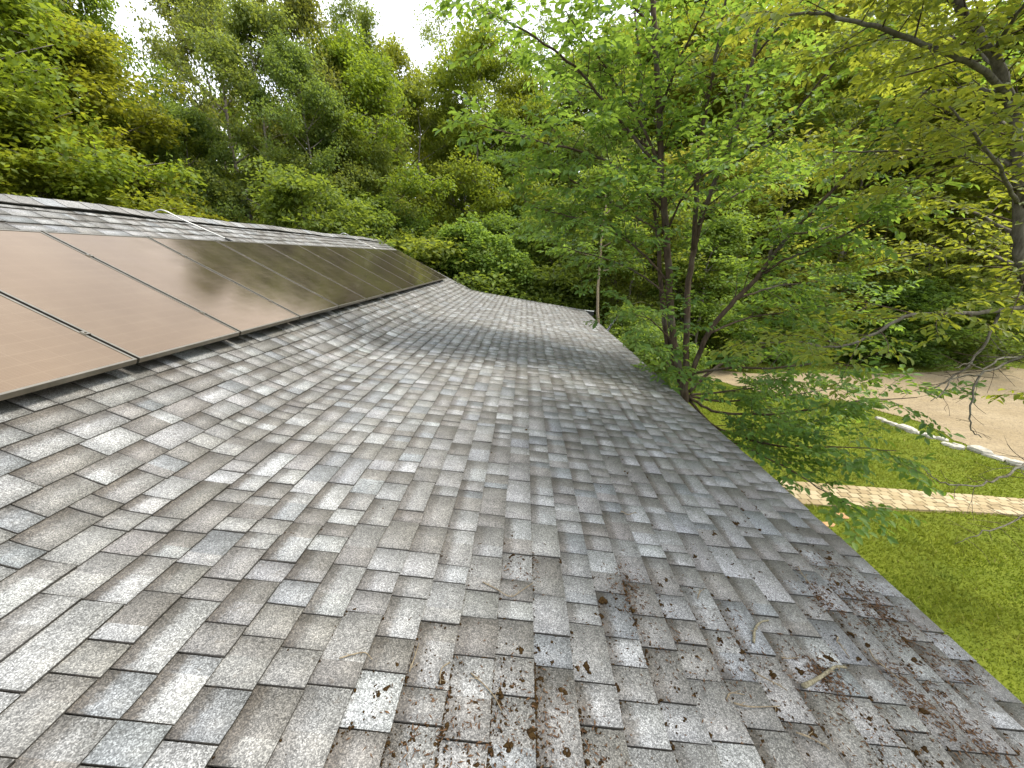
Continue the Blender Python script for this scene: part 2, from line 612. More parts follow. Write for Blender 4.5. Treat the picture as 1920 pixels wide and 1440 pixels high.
def paver_mesh(w, d, h=0.045, b=0.008):
    key = (round(w, 3), round(d, 3))
    if key in pvs: return pvs[key]
    v, f = [], []
    for (sx, sy, z) in ((1, 1, 0.0), (1, 1, h - b), (1 - 2 * b / w, 1 - 2 * b / d, h)):
        for (i, j) in ((-1, -1), (1, -1), (1, 1), (-1, 1)): v.append((i * sx * w / 2, j * sy * d / 2, z))
    for k in (0, 4):
        for j in range(4): f.append((k + j, k + (j + 1) % 4, k + 4 + (j + 1) % 4, k + 4 + j))
    f.append((8, 9, 10, 11))
    pvs[key] = mesh_np('paver', v, f, M['paver'])
    return pvs[key]


n_pv = 0
for r in range(rows):
    x = 4.1 + (0.0 if r % 2 else 0.09)
    while x < 10.6:
        w = 0.178
        xc = x + w / 2
        a, b = ya(xc), yb(xc)
        d = (b - a) / rows
        o = link('paver', paver_mesh(w - 0.008, round(d * 50) / 50 - 0.010), path, (xc, a + d * (r + .5), -0.004 + rng.normal(0, .0025)))
        o.rotation_euler = (rng.normal(0, .008), rng.normal(0, .008), rng.normal(0, .015) + math.atan2(ya(10) - ya(5), 5))
        n_pv += 1
        x += w
# bare soil spots by the path
for k, (u, v, s) in enumerate([(1578, 968, 0.13), (1552, 984, 0.10)]):
    c = gnd(u, v)
    q = [(c[0] + s * (1 + .3 * math.sin(3 * a + k)) * math.cos(a), c[1] + s * 0.8 * (1 + .25 * math.cos(2 * a)) * math.sin(a)) for a in np.linspace(0, 2 * math.pi, 12)[:-1]]
    o = sheet('bare_ground', [np.array(e) for e in q], 0.014, M['soil'])
    tag(o, ['larger bare orange soil spot in the lawn by the paver path', 'smaller bare orange soil spot nearer the roof edge'][k], kind='structure')

# ---------------------------------------------------------------- roof profile
EX, EZ = 2.0983, -1.7884 + ZC
BX, BZ = -1.885, -1.1240 + ZC
RX, RZ = -4.9656, 0.5252 + ZC
M1 = (BZ - EZ) / (EX - BX)
M2 = (RZ - BZ) / (BX - RX)
YE0, YE1 = -1.6, 14.03
xs = np.linspace(EX, RX, 1500)
lo = EZ + M1 * (EX - xs)
hi = BZ + M2 * (BX - xs)
W_ = 0.045
zs = (lo + hi) / 2 + np.sqrt((lo - hi) ** 2 + W_ ** 2) / 2
ss = np.r_[0, np.cumsum(np.hypot(np.diff(xs), np.diff(zs)))]
SLEN = ss[-1]
tx_, tz_ = np.gradient(xs, ss), np.gradient(zs, ss)
EXPO = 0.1495

wave = [(rng.uniform(0.5, 3.2), rng.uniform(0.4, 2.2), rng.uniform(0, 6.3), rng.uniform(0.3, 1)) for _ in range(14)]


def sag(s, y):
    a = 0
    for (p, q, r, m) in wave: a = a + m * np.sin(p * s + q * y + r)
    near_bend = np.exp(-((s - 4.25) / 0.5) ** 2)
    return a * (0.0013 + 0.0045 * near_bend)


def rp(s, y, h=0.0):
    """point on the roof: s metres up from the eave, y along it, h above the surface"""
    s = np.asarray(s, float)
    y = np.asarray(y, float)
    x = np.interp(s, ss, xs)
    z = np.interp(s, ss, zs)
    ax = np.interp(s, ss, tx_)
    az = np.interp(s, ss, tz_)
    x = np.where(s < 0, EX - s * tx_[0] * -1 * -1, x) if np.any(s < 0) else x
    z = np.where(s < 0, EZ + s * tz_[0], z) if np.any(s < 0) else z
    x = np.where(s < 0, EX + s * tx_[0], x)
    hh = h + sag(s, y)
    return np.stack([x + az * hh, y + 0 * x, z - ax * hh], -1)


house = empty('house', (0, 0, 0))
tag(house, 'house with a grey shingled roof that flattens towards the eave', 'house')
# deck: front slope, back slope
ds = np.linspace(0.02, SLEN, 90)
dy = np.array([YE0, YE1 - 0.01])
v = []
for q in ds:
    for y in dy: v.append(rp(q, y, -0.05))
BK = RX - (EX - RX) * 0.62
v += [(BK, YE0, RZ - M2 * (RX - BK)), (BK, YE1 - 0.01, RZ - M2 * (RX - BK))]
n = len(ds)
f = [(2 * i, 2 * i + 1, 2 * i + 3, 2 * i + 2) for i in range(n)]
roof = link('roof', mesh_np('roof', v, f, M['deck']), house)
tag(roof, 'roof of mottled grey laminated shingles with moss near the eave')

# shingles
tones = [((0.176, 0.177, 0.177), 0.26), ((0.140, 0.137, 0.132), 0.27), ((0.112, 0.106, 0.098), 0.22), ((0.090, 0.083, 0.075), 0.10), ((0.130, 0.137, 0.145), 0.10), ((0.218, 0.224, 0.228), 0.06)]
tc_, tw_ = 1.17 * np.array([a for a, b in tones]), np.array([b for a, b in tones])
tc_ = tc_ * .76 + tc_.mean(0) * .24
pieces = []
ncourse = int(SLEN / EXPO)
last_s = SLEN - 0.06
for i in range(ncourse + 1):
    s0 = i * EXPO - 0.012
    s1 = s0 + EXPO + 0.012
    if s0 > last_s: break
    s1 = min(s1, SLEN)
    y = YE0 + rng.uniform(0, 0.3)
    prev = None
    while y < YE1 - 0.03:
        w = rng.choice([0.10, 0.13, 0.16, 0.19, 0.225, 0.27]) * rng.uniform(0.85, 1.15)
        y2 = min(y + w, YE1)
        if YE1 - y2 < 0.05: y2 = YE1
        k = rng.choice(len(tc_), p=tw_ / tw_.sum())
        if prev is not None and k == prev: k = rng.choice(len(tc_), p=tw_ / tw_.sum())
        prev = k
        c = tc_[k] * rng.uniform(0.86, 1.13)
        c = c * (1 + rng.normal(0, .008, 3))
        c2 = c
        if w > .15 and rng.rand() < .7:
            c2 = tc_[rng.choice(len(tc_), p=tw_ / tw_.sum())] * rng.uniform(.88, 1.12)
        eave_tone = .74 + .26 * min(1.0, i / 5) if i < 5 else 1.0      # lowest courses toned darker step by step towards the eave
        c = (c * eave_tone, c2 * eave_tone, rng.uniform(.3, .7))
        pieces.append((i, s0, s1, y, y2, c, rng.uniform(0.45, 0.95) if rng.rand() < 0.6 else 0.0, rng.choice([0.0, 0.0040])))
        y = y2


def piece_geo(p):
    i, s0, s1, y0, y1, c, band, th = p
    c, c2, split = c
    g = 0.0030
    h0 = 0.0095 + th + rng.normal(0, .0006)
    h1 = 0.0012 + th * 0.3
    j = rng.normal(0, .0016 if i else .0045, 2)
    ny = 3
    yy = np.array([y0 + g, y0 + (y1 - y0) * split, y1 - g])
    bs = s0 + np.array([j[0], (j[0] + j[1]) / 2 + rng.normal(0, .0009), j[1]])
    lift = np.array([rng.normal(0, .0008), 0, rng.normal(0, .0008)])
    sm = s0 * 0.45 + s1 * 0.55
    top = np.vstack([rp(bs, yy, h0 + lift), rp(np.full(ny, sm), yy, (h0 + h1) / 2 + lift / 2), rp(np.full(ny, s1), yy, h1)])
    bot = np.vstack([rp(bs + 0.0015, yy, -0.004), rp(np.full(ny, sm), yy, -0.004), rp(np.full(ny, s1), yy, -0.006)])
    v = np.vstack([top, bot])
    f = [(0, 1, 4, 3), (1, 2, 5, 4), (3, 4, 7, 6), (4, 5, 8, 7),      # top
         (9, 10, 1, 0), (10, 11, 2, 1),                                # butt edge
         (0, 3, 12, 9), (3, 6, 15, 12), (2, 11, 14, 5), (5, 14, 17, 8)]
    f = [q[::-1] for q in f]
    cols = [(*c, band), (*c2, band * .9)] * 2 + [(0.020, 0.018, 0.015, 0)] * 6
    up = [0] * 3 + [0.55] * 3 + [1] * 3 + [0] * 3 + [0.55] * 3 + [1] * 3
    return v, np.array(f), cols, up


def shingle_mesh(ps, name):
    V, Fs, C, U = [], [], [], []
    n = 0
    for p in ps:
        v, f, c, u = piece_geo(p)
        V.append(v); Fs.append(f + n); C += c; U += u
        n += len(v)
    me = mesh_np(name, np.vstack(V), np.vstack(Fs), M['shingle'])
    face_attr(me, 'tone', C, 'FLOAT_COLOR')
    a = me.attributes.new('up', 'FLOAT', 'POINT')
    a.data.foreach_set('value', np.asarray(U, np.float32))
    return me


def seen_area(p):
    i, s0, s1, y0, y1 = p[:5]
    q = np.array([rp(s0, y0), rp(s0, y1), rp(s1, y1), rp(s1, y0)])
    u, v, d = to_px(q)
    if (d < 0.1).any(): return 0
    uc, vc = np.clip(u, 0, 1920), np.clip(v, 0, 1440)
    return 0.5 * abs(sum(uc[k] * vc[(k + 1) % 4] - uc[(k + 1) % 4] * vc[k] for k in range(4)))


areas = np.array([seen_area(p) for p in pieces])
order = np.argsort(-areas)
big = set(order[:300].tolist())
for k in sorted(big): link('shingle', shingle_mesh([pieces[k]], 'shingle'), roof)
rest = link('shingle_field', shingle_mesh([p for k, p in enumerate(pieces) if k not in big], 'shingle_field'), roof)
tag(rest, 'smaller and farther grey roof shingles', kind='stuff')

# ridge: vent strip and cap shingles over it
def ridge_pt(o, y, h):
    """o: signed distance from the ridge line (positive on the camera's side)"""
    k = 1 / math.hypot(1, M2)
    wob = 0.008 * math.sin(y * 1.7) + 0.006 * math.sin(y * 4.1 + 1)
    ao = abs(o)
    return (RX + (ao * k if o > 0 else -ao * k), y, RZ - ao * k * M2 + h + wob)


mb = MB()
yy = np.linspace(YE0, YE1, 60)
for sgn in (1, -1):
    v, f = [], []
    for y in yy: v += [ridge_pt(sgn * 0.145, y, -0.01), ridge_pt(sgn * 0.145, y, 0.034), ridge_pt(sgn * 0.004, y, 0.036)]
    for i in range(len(yy) - 1):
        for j in (0, 1): f.append((3 * i + j, 3 * i + j + 1, 3 * i + 4 + j, 3 * i + 3 + j))
    mb.add(v, f)
mb.build('ridge_vent', M['vent'], roof)
y = YE0
while y < YE1 - 0.1:
    L = rng.uniform(0.19, 0.25)
    a, b = y, min(y + L + 0.03, YE1 + 0.01)
    t0, t1 = 0.045, 0.051
    v = []
    for yy_, hh in ((a, t1), (b, t0)):
        for o in (0.175, 0.09, 0.02, -0.02, -0.09, -0.175):
            e = hh + (0.006 if abs(o) < 0.05 else 0)
            v.append(ridge_pt(o, yy_, e))
    for yy_, hh in ((a, t1 - 0.009), (b, t0 - 0.009)):
        for o in (0.175, 0.09, 0.02, -0.02, -0.09, -0.175): v.append(ridge_pt(o, yy_, hh))
    f = []
    for j in range(5):
        f.append((j, j + 1, 7 + j, 6 + j))
    nt = len(f)
    for j in range(5): f.append((12 + j, 12 + j + 1, j + 1, j))
    f += [(0, 6, 18, 12), (5, 17, 23, 11)]
    me = mesh_np('ridge_cap', v, f, M['shingle'])
    c = tc_[rng.choice(len(tc_), p=tw_ / tw_.sum())] * rng.uniform(.9, 1.15)
    face_attr(me, 'tone', [(*c, 0)] * nt + [(0.022, 0.02, 0.017, 0)] * (len(f) - nt), 'FLOAT_COLOR')
    link('ridge_cap', me, roof)
    y += L

# walls, fascia, far rake trim
mb = MB()
WX0, WX1 = BK + 0.4, EX - 0.45
HZ = EZ - 0.10
mb.box(((WX0 + WX1) / 2, YE1 - 0.38, HZ / 2 - 0.05), (WX1 - WX0, 0.12, HZ))
mb.box((WX1 - 0.06, (YE0 + YE1) / 2 - 0.5, HZ / 2 - 0.06), (0.12, YE1 - YE0 - 1.4, HZ - 0.02))
mb.box((WX0 + 0.06, (YE0 + YE1) / 2 - 0.5, HZ / 2 - 0.06), (0.12, YE1 - YE0 - 1.4, HZ - 0.02))
mb.build('wall', M['siding'], house)
mb = MB()
g = [(EX - 0.5, YE1 - 0.35, EZ - 0.12)]
pr = [(xs[i], zs[i] - 0.16) for i in range(60, 1500, 120)] + [(RX, RZ - 0.16), (BK + 0.5, RZ - M2 * (RX - BK - 0.5) - 0.16)]
pr = [(a, b) for a, b in pr if a < EX - 0.4]
v, f = [], []
for a, b in pr: v += [(a, YE1 - 0.33, HZ - 0.3), (a, YE1 - 0.33, b)]
for i in range(len(pr) - 1): f.append((2 * i, 2 * i + 2, 2 * i + 3, 2 * i + 1))
mb.add(v, f)
mb.build('gable_wall', M['siding'], house)
mb = MB()
mb.box((EX - 0.035, (YE0 + YE1) / 2, EZ - 0.105), (0.022, YE1 - YE0 - 0.04, 0.15))
mb.build('fascia', M['white_metal'], house)
mb = MB()
pts = [rp(s, YE1 + 0.012, -0.03) for s in np.linspace(0.0, SLEN - 0.02, 60)]
v, f = [], []
for p in pts: v += [p + np.array([0, 0, 0.026]), p + np.array([0, 0.022, 0.026]), p + np.array([0, 0.022, -0.10]), p + np.array([0, 0, -0.10])]
for i in range(len(pts) - 1):
    for j in range(4): f.append((4 * i + j, 4 * i + (j + 1) % 4, 4 * i + 4 + (j + 1) % 4, 4 * i + 4 + j))
f += [(0, 1, 2, 3), tuple(4 * (len(pts) - 1) + j for j in (3, 2, 1, 0))]
mb.add(v, f)
mb.build('rake_trim', M['white_metal'], house)
# short return of the eave trim seen past the far corner
mb = MB()
c = rp(0.0, YE1, 0)
mb.add([c + np.array(q) for q in ((-.02, .03, -.01), (.36, .03, -.05), (.36, .03, -.20), (.02, .03, -.26), (-.02, .12, -.01), (.36, .12, -.05), (.36, .12, -.20), (.02, .12, -.26))],
       [(0, 1, 2, 3), (7, 6, 5, 4), (1, 5, 6, 2), (0, 3, 7, 4), (2, 6, 7, 3)])
er = mb.build('eave_return', M['black'], house)
mb = MB()
mb.add([c + np.array(q) for q in ((-.02, .025, .0), (.37, .025, -.04), (.37, .125, -.04), (-.02, .125, 0.0), (-.02, .025, -.02), (.37, .025, -.06), (.37, .125, -.06), (-.02, .125, -.02))],
       [(0, 1, 2, 3), (0, 4, 5, 1), (1, 5, 6, 2), (2, 6, 7, 3)])
mb.build('trim_cap', M['white_metal'], er)

# ---------------------------------------------------------------- solar panels
PK = 0.94
PB = np.array([-2.6716 * PK, -0.6704 * PK + ZC])
PT = np.array([-4.2771 * PK, 0.2173 * PK + ZC])
pl = np.linalg.norm(PT - PB)
ex_ = np.array([0, 1.0, 0])                                   # along the row
ey_ = np.array([(PT - PB)[0] / pl, 0, (PT - PB)[1] / pl])     # up the slope
ez_ = np.cross(ex_, ey_)
if ez_[2] < 0: ez_ = -ez_
from mathutils import Matrix
PM = Matrix((Vector((ex_[0], ey_[0], ez_[0])), Vector((ex_[1], ey_[1], ez_[1])), Vector((ex_[2], ey_[2], ez_[2])))).to_4x4()
PP = 1.02 * PK
GAP = 0.02
PW = PP - GAP
fr = MB()
fw, fh = 0.014, 0.036
fr.box((PW / 2, fw / 2, -fh / 2), (PW, fw, fh))
fr.box((PW / 2, pl - fw / 2, -fh / 2), (PW, fw, fh))
fr.box((fw / 2, pl / 2, -fh / 2), (fw, pl - 2 * fw - .0006, fh - .0006))
fr.box((PW - fw / 2, pl / 2, -fh / 2), (fw, pl - 2 * fw - .0006, fh - .0006))
fr_me = fr.mesh('frame', M['anodised'])
gl = MB()
gl.box((PW / 2, pl / 2, -0.006), (PW - 2 * fw, pl - 2 * fw, 0.006))
gl_me = gl.mesh('glass', M['panel'])
cl = MB()
cl.box((0, 0, 0.002), (0.034, 0.038, 0.005))
cl.box((0, 0, -0.02), (0.012, 0.036, 0.04))
cl.tube([(0, 0, 0.004), (0, 0, 0.010)], 0.006, 6)
cl_me = cl.mesh('clamp', M['anodised'])
Y0P = 2.5404 * PK
ordn = ['nearest', 'second', 'third', 'fourth', 'fifth', 'sixth', 'seventh', 'eighth', 'ninth', 'tenth', 'eleventh', 'twelfth']
for k in range(12):
    p = empty('solar_panel')
    p.matrix_world = Matrix.Translation(Vector((PB[0], Y0P + PP * (k - 1) + GAP / 2, PB[1]))) @ PM
    link('frame', fr_me, p)
    link('glass', gl_me, p)
    for q in (0.20, 0.77):
        link('clamp', cl_me, p, (PW + GAP / 2, pl * q, 0))
    lab = f'black solar panel, {ordn[k]} in the row counted from the photo\'s left edge'
    if k == 0: lab = 'nearest black solar panel, cut off by the photo\'s left edge'
    if k == 11: lab = 'last black solar panel of the row, at the far gable end'
    tag(p, lab, 'solar panel', 'black solar panels in one row on the steep roof')
for k, q in enumerate((0.20, 0.77)):
    mb = MB()
    a = np.array([PB[0], 0, PB[1]]) + ey_ * pl * q - ez_ * 0.064
    mb.box(a + ex_ * (Y0P + PP * 5), (PP * 12 - 0.1, 0.04, 0.05), (ex_, ey_, ez_))
    r = mb.build('mounting_rail', M['anodised'])
    tag(r, ['lower aluminium rail hidden under the solar panels', 'upper aluminium rail hidden under the solar panels'][k], 'rail', 'rails under the solar panels')
    for y in np.arange(Y0P - .7, 13.5, 1.3):
        m2 = MB()
        c0 = a + ex_ * y - ez_ * 0.025
        m2.box(c0 - ez_ * 0.05, (0.04, 0.05, 0.10), (ex_, ey_, ez_))
        m2.build('foot', M['anodised'], r)

# conduit pipes over the ridge
def sl(o, y, h):
    return np.array(ridge_pt(o, y, h))


def ridge_y(u):
    """y along the ridge seen at pixel column u"""
    ys = np.linspace(1.5, 14, 400)
    uu, _, _ = to_px(np.stack([np.full(400, RX), ys, np.full(400, RZ)], -1))
    return float(np.interp(u, uu, ys))


def conduit(u, dyo, rad, label, fit):
    y = ridge_y(u)
    r = empty('conduit', tuple(sl(0.0, y, 0.0)))
    tag(r, label, 'conduit', 'metal conduits crossing the ridge')
    o = np.array(r.location)
    pts = [sl(-0.5, y - 0.10, 0.05), sl(-0.22, y - 0.05, 0.075), sl(-0.06, y, 0.105), sl(0.05, y + 0.02, 0.105), sl(0.2, y + dyo * .35, 0.075), sl(0.45, y + dyo * .72, 0.055), sl(0.72, y + dyo, 0.05)]
    m = MB()
    m.tube(smooth_path(pts, 5) - o, rad, 8)
    m.build('pipe', M['steel'], r, True)
    e, e0 = pts[-1], pts[-2]
    d = nrm(e - e0)
    m = MB()
    m.tube(np.array([e - d * .06, e + d * .05]) - o, rad * 1.55, 8)
    m.tube(np.array([e - d * .02, e - d * .0]) - o, rad * 2.0, 6)
    m.build('fitting', M['black'] if fit else M['steel'], r)


conduit(303, 0.34, 0.0100, 'grey metal conduit bent over the ridge with a black end fitting', True)
conduit(645, 0.50, 0.0100, 'smaller looking pale conduit over the ridge near the far gable', False)

# ---------------------------------------------------------------- moss, litter and twigs on the roof
def roof_px(u, v, h=0.0):
    """roof coordinates (s, y) under pixel u, v on the low slope"""
    r = ray(u, v)
    t = (EZ - ZC + M1 * EX) / (r[2] + M1 * r[0])
    p = r * t
    return (EX - p[0]) * math.hypot(1, M1), p[1]


ico_v, ico_f = None, None
ph = (1 + 5 ** .5) / 2
iv = nrm(np.array([(-1, ph, 0), (1, ph, 0), (-1, -ph, 0), (1, -ph, 0), (0, -1, ph), (0, 1, ph), (0, -1, -ph), (0, 1, -ph), (ph, 0, -1), (ph, 0, 1), (-ph, 0, -1), (-ph, 0, 1)], float))
ifc = np.array([(0, 11, 5), (0, 5, 1), (0, 1, 7), (0, 7, 10), (0, 10, 11), (1, 5, 9), (5, 11, 4), (11, 10, 2), (10, 7, 6), (7, 1, 8), (3, 9, 4), (3, 4, 2), (3, 2, 6), (3, 6, 8), (3, 8, 9), (4, 9, 5), (2, 4, 11), (6, 2, 10), (8, 6, 7), (9, 8, 1)])

cands = []
Ncand = 26000
cs, cy = rng.uniform(0.0, 3.2, Ncand), rng.uniform(0.35, 5.6, Ncand)
cu, cv, cd = to_px(rp(cs, cy, 0))
dens = np.exp(-np.clip(cy - 0.9, 0, None) / 0.70) * np.clip((3.0 - cs) / 1.6, 0, 1) * 0.62
dens += 0.30 * np.exp(-((cs - 0.45) / 0.45) ** 2) * np.exp(-np.clip(cy - 1.2, 0, None) / 1.3)
dens *= 0.25 + 1.5 * np.clip(np.sin(cs * 5.1 + 1.3 * np.sin(cy * 3)) * np.sin(cy * 4.3 + cs * 2.1) * 0.9 + 0.35, 0, 1)
keep = rng.rand(Ncand) < dens * 1.35
ms, my = cs[keep], cy[keep]
# denser clusters as in the photograph
for (u, v, n_, sd) in [(905, 1370, 390, .10), (800, 1390, 161, .09), (1000, 1340, 206, .09), (1090, 1390, 138, .08), (985, 1045, 69, .07), (910, 1070, 39, .05), (1180, 1110, 105, .07), (1225, 1128, 60, .05), (1010, 1300, 92, .07), (770, 1255, 59, .06), (650, 1150, 24, .07), (690, 1340, 59, .06),
                       (1600, 1110, 120, .08), (1640, 1150, 90, .08), (1530, 1120, 60, .05), (1540, 1270, 75, .04), (1710, 1295, 60, .05), (1680, 1240, 60, .05), (1815, 1380, 105, .07), (1700, 1390, 60, .05), (1395, 1240, 90, .09), (1330, 1180, 75, .1), (1180, 1250, 60, .08), (1490, 1370, 45, .06), (560, 1010, 15, .05), (350, 1000, 12, .04)]:
    s_, y_ = roof_px(u, v)
    ms = np.r_[ms, s_ + rng.normal(0, sd, n_)]
    my = np.r_[my, y_ + rng.normal(0, sd * 1.1, n_)]
snap = rng.rand(len(ms)) < 0.32
ms = np.where(snap, np.round(ms / EXPO) * EXPO - 0.012 + rng.normal(-0.003, .004, len(ms)), ms)
ok = (ms > 0.01) & (ms < 3.4)
ms, my = ms[ok], my[ok]
rad = np.clip(np.exp(rng.normal(math.log(0.0024), 0.58, len(ms))), 0.0013, 0.012)
# flakes of moss that grew into cushions
V, Fs = [], []
nmo = 0
for k in range(len(ms)):
    c = rp(ms[k], my[k], 0.006)
    for _ in range(1 if rad[k] < .004 else (3 if rad[k] < .008 else 6)):
        big_ = rad[k] >= .004
        q = iv * (1 + rng.normal(0, .30, (12, 1))) * rad[k] * (rng.uniform(.45, .8) if big_ else 1.0) * np.array([rng.uniform(.8, 1.5), rng.uniform(.8, 1.5), rng.uniform(.5, .9)])
        a = rng.uniform(0, 6.3)
        q = q @ np.array([[math.cos(a), math.sin(a), 0], [-math.sin(a), math.cos(a), 0], [0, 0, 1]])
        off = np.array([*rng.normal(0, .62 * rad[k], 2), rng.uniform(0, .3) * rad[k]]) if big_ else 0
        V.append(c + off + q)
        Fs.append(ifc + 12 * nmo)
        nmo += 1
moss = link('moss', mesh_np('moss', np.vstack(V), np.vstack(Fs), M['moss']))
tag(moss, 'small dark brown moss cushions dotted over the lower roof', 'moss', kind='stuff')

# dry litter: bud scales, needles, leaf crumbs in drifts
V, Fs = [], []
nv = 0
for (u, v, n_, sd) in [(1600, 1105, 260, .10), (1660, 1165, 220, .10), (1540, 1125, 120, .06), (1545, 1268, 130, .045), (1712, 1298, 120, .05), (1815, 1385, 180, .07), (1180, 1108, 90, .06), (920, 1385, 160, .12), (800, 1400, 70, .08), (1080, 1400, 90, .08), (1390, 1220, 120, .14), (1250, 1220, 80, .12), (1760, 1330, 120, .10), (1640, 1390, 120, .12), (980, 1080, 30, .06), (1800, 1270, 80, .06)]:
    s_, y_ = roof_px(u, v)
    for _ in range(int(n_ * 1.7)):
        s1_, y1_ = s_ + rng.normal(0, sd), y_ + rng.normal(0, sd * 1.2)
        if s1_ < 0.005: continue
        L, W2 = rng.uniform(.005, .026), rng.uniform(.0009, .0032)
        a = rng.uniform(0, 6.3)
        c = rp(s1_, y1_, 0.0115)
        d = np.array([math.cos(a), math.sin(a), rng.normal(0, .12) - M1 * math.cos(a)])
        e = np.array([-math.sin(a), math.cos(a), 0.1])
        V.append(np.array([c - d * L / 2, c + e * W2 + [0, 0, .0015], c + d * L / 2, c - e * W2 + [0, 0, .0015], c + [0, 0, -.003]]))
        Fs += [(nv, nv + 1, nv + 2), (nv, nv + 2, nv + 3), (nv, nv + 4, nv + 1), (nv + 2, nv + 4, nv + 3)]
        nv += 5
lit = link('litter', mesh_np('litter', np.vstack(V), np.array(Fs), M['litter']))
tag(lit, 'dry brown leaf crumbs and bud scales drifted on the lower roof', 'litter', kind='stuff')

TW = [
    ([(1412, 1210), (1414, 1186), (1425, 1173), (1440, 1168)], .0055, 'short thick curved stick bent like a hook on the roof', 1),
    ([(1504, 1293), (1531, 1280), (1553, 1265), (1566, 1257), (1585, 1258)], .0080, 'thickest pale lichen covered stick with a kinked end', 1),
    ([(1628, 1222), (1638, 1242), (1664, 1263), (1694, 1289)], .0030, 'long thin straw coloured twig running down to a litter clump', 0),
    ([(1375, 1323), (1399, 1331), (1425, 1332), (1461, 1329)], .0032, 'thin twig lying level, sagging like a bow below the hooked stick', 0),
    ([(1408, 1261), (1429, 1276), (1455, 1289), (1474, 1299)], .0028, 'slanting thin twig between the hooked stick and the lichen covered stick', 0),
    ([(1570, 1199), (1567, 1208), (1574, 1216), (1591, 1237)], .0030, 'thin twig with a curled tip above the lichen covered stick', 0),
    ([(905, 1097), (930, 1111), (957, 1126), (978, 1114), (999, 1098)], .0026, 'pale twig bent in a wide V on the roof\'s middle', 0),
    ([(637, 1241), (664, 1235), (686, 1232), (699, 1243)], .0024, 'faint pale twig, leftmost of the twigs on the roof', 0),
    ([(768, 1266), (777, 1244), (786, 1212)], .0026, 'straw like twig standing out beside a dark moss cushion', 0),
    ([(883, 1268), (908, 1292), (927, 1314), (941, 1339)], .0026, 'brown twig pointing down into the densest moss patch', 0),
    ([(844, 1248), (828, 1263), (826, 1288)], .0026, 'short forked looking twig on a pale shingle left of centre', 0),
    ([(1495, 1067), (1504, 1084), (1519, 1101)], .0028, 'thin upright twig near the eave above the litter', 0),
    ([(1463, 1237), (1478, 1241), (1495, 1237)], .0026, 'short level twig just above the lichen covered stick', 0),
    ([(1164, 962), (1177, 970), (1192, 964)], .0030, 'little crossed twig, farthest up the roof', 0),
    ([(1307, 1126), (1311, 1116), (1320, 1108)], .0028, 'short twig right of the moss streak in mid roof', 0),
    ([(1361, 1316), (1369, 1306), (1395, 1307)], .0028, 'short hooked twig just above the bow shaped twig', 0),
    ([(1491, 1378), (1519, 1391), (1553, 1408)], .0030, 'thin twig low on the roof below the lichen covered stick', 0),
]
for px, r_, lab, thick in TW:
    sy = np.array([roof_px(u, v) for u, v in px])
    sp = smooth_path(sy, 4)
    arch = np.sin(np.linspace(0, math.pi, len(sp))) * 0.006
    pts = rp(sp[:, 0], sp[:, 1], 0.0) + np.stack([0 * arch, 0 * arch, 0.012 + r_ * .9 + arch], -1)
    o0 = pts[0].copy()
    e = empty('twig', tuple(o0))
    tag(e, lab, 'twig', 'dry twigs fallen on the roof')
    m = MB()
    rr = r_ * np.linspace(1.1, 0.6, len(pts)) * (1 + rng.normal(0, .10, len(pts)))
    m.tube(pts - o0, rr, 6)
    m.build('stem', M['lichen_twig' if thick else 'twig'], e, True)
    for _ in range(3 if not thick else 2):
        m = MB()
        i = rng.randint(1, len(pts) - 1)
        d = nrm(np.array([rng.normal(), rng.normal(), rng.uniform(0, .25)])) * rng.uniform(.012, .035)
        m.tube(np.array([pts[i], pts[i] + d * .5 + [0, 0, .002], pts[i] + d]) - o0, [r_ * .5, r_ * .4, r_ * .2], 4)
        m.build('side_shoot', M['twig'], e)

# ---------------------------------------------------------------- foliage helpers
def leaf_quads(P, D, Nn, L, W, rnd, fold=0.18, curl=0.12):
    """near leaves: two folded quads each"""
    S = nrm(np.cross(D, Nn))
    Nn = nrm(np.cross(S, D))
    L, W = L[:, None], W[:, None]
    b = P
    l1 = P + D * L * .30 + S * W * .46 + Nn * W * fold
    l2 = P + D * L * .66 + S * W * .40 + Nn * (W * fold - L * curl * .4)
    tp = P + D * L - Nn * L * curl
    r2 = P + D * L * .66 - S * W * .40 + Nn * (W * fold - L * curl * .4)
    r1 = P + D * L * .30 - S * W * .46 + Nn * W * fold
    v = np.stack([b, l1, l2, tp, r2, r1], 1).reshape(-1, 3)
    n = len(P)
    k = np.arange(n)[:, None] * 6
    f = np.stack([k + np.array([[0, 3, 2, 1]]), k + np.array([[0, 5, 4, 3]])], 1).reshape(-1, 4)
    return v, f, np.repeat(rnd, 2)


def leaf_diamonds(P, D, Nn, L, W, rnd, fold=0.2):
    S = nrm(np.cross(D, Nn))
    Nn = nrm(np.cross(S, D))
    L, W = L[:, None], W[:, None]
    v = np.stack([P, P + D * L * .45 + S * W * .5 + Nn * W * fold, P + D * L, P + D * L * .45 - S * W * .5 + Nn * W * fold], 1).reshape(-1, 3)
    n = len(P)
    k = np.arange(n)[:, None] * 4
    f = np.stack([k + np.array([[0, 2, 1]]), k + np.array([[0, 3, 2]])], 1).reshape(-1, 3)
    return v, f, np.repeat(rnd, 2)


def leaf_mesh(name, P, D, Nn, L, W, rnd, mat, near=False):
    v, f, r = (leaf_quads if near else leaf_diamonds)(P, D, Nn, L, W, rnd)
    me = mesh_np(name, v, f, mat)
    face_attr(me, 'rnd', r)
    return me


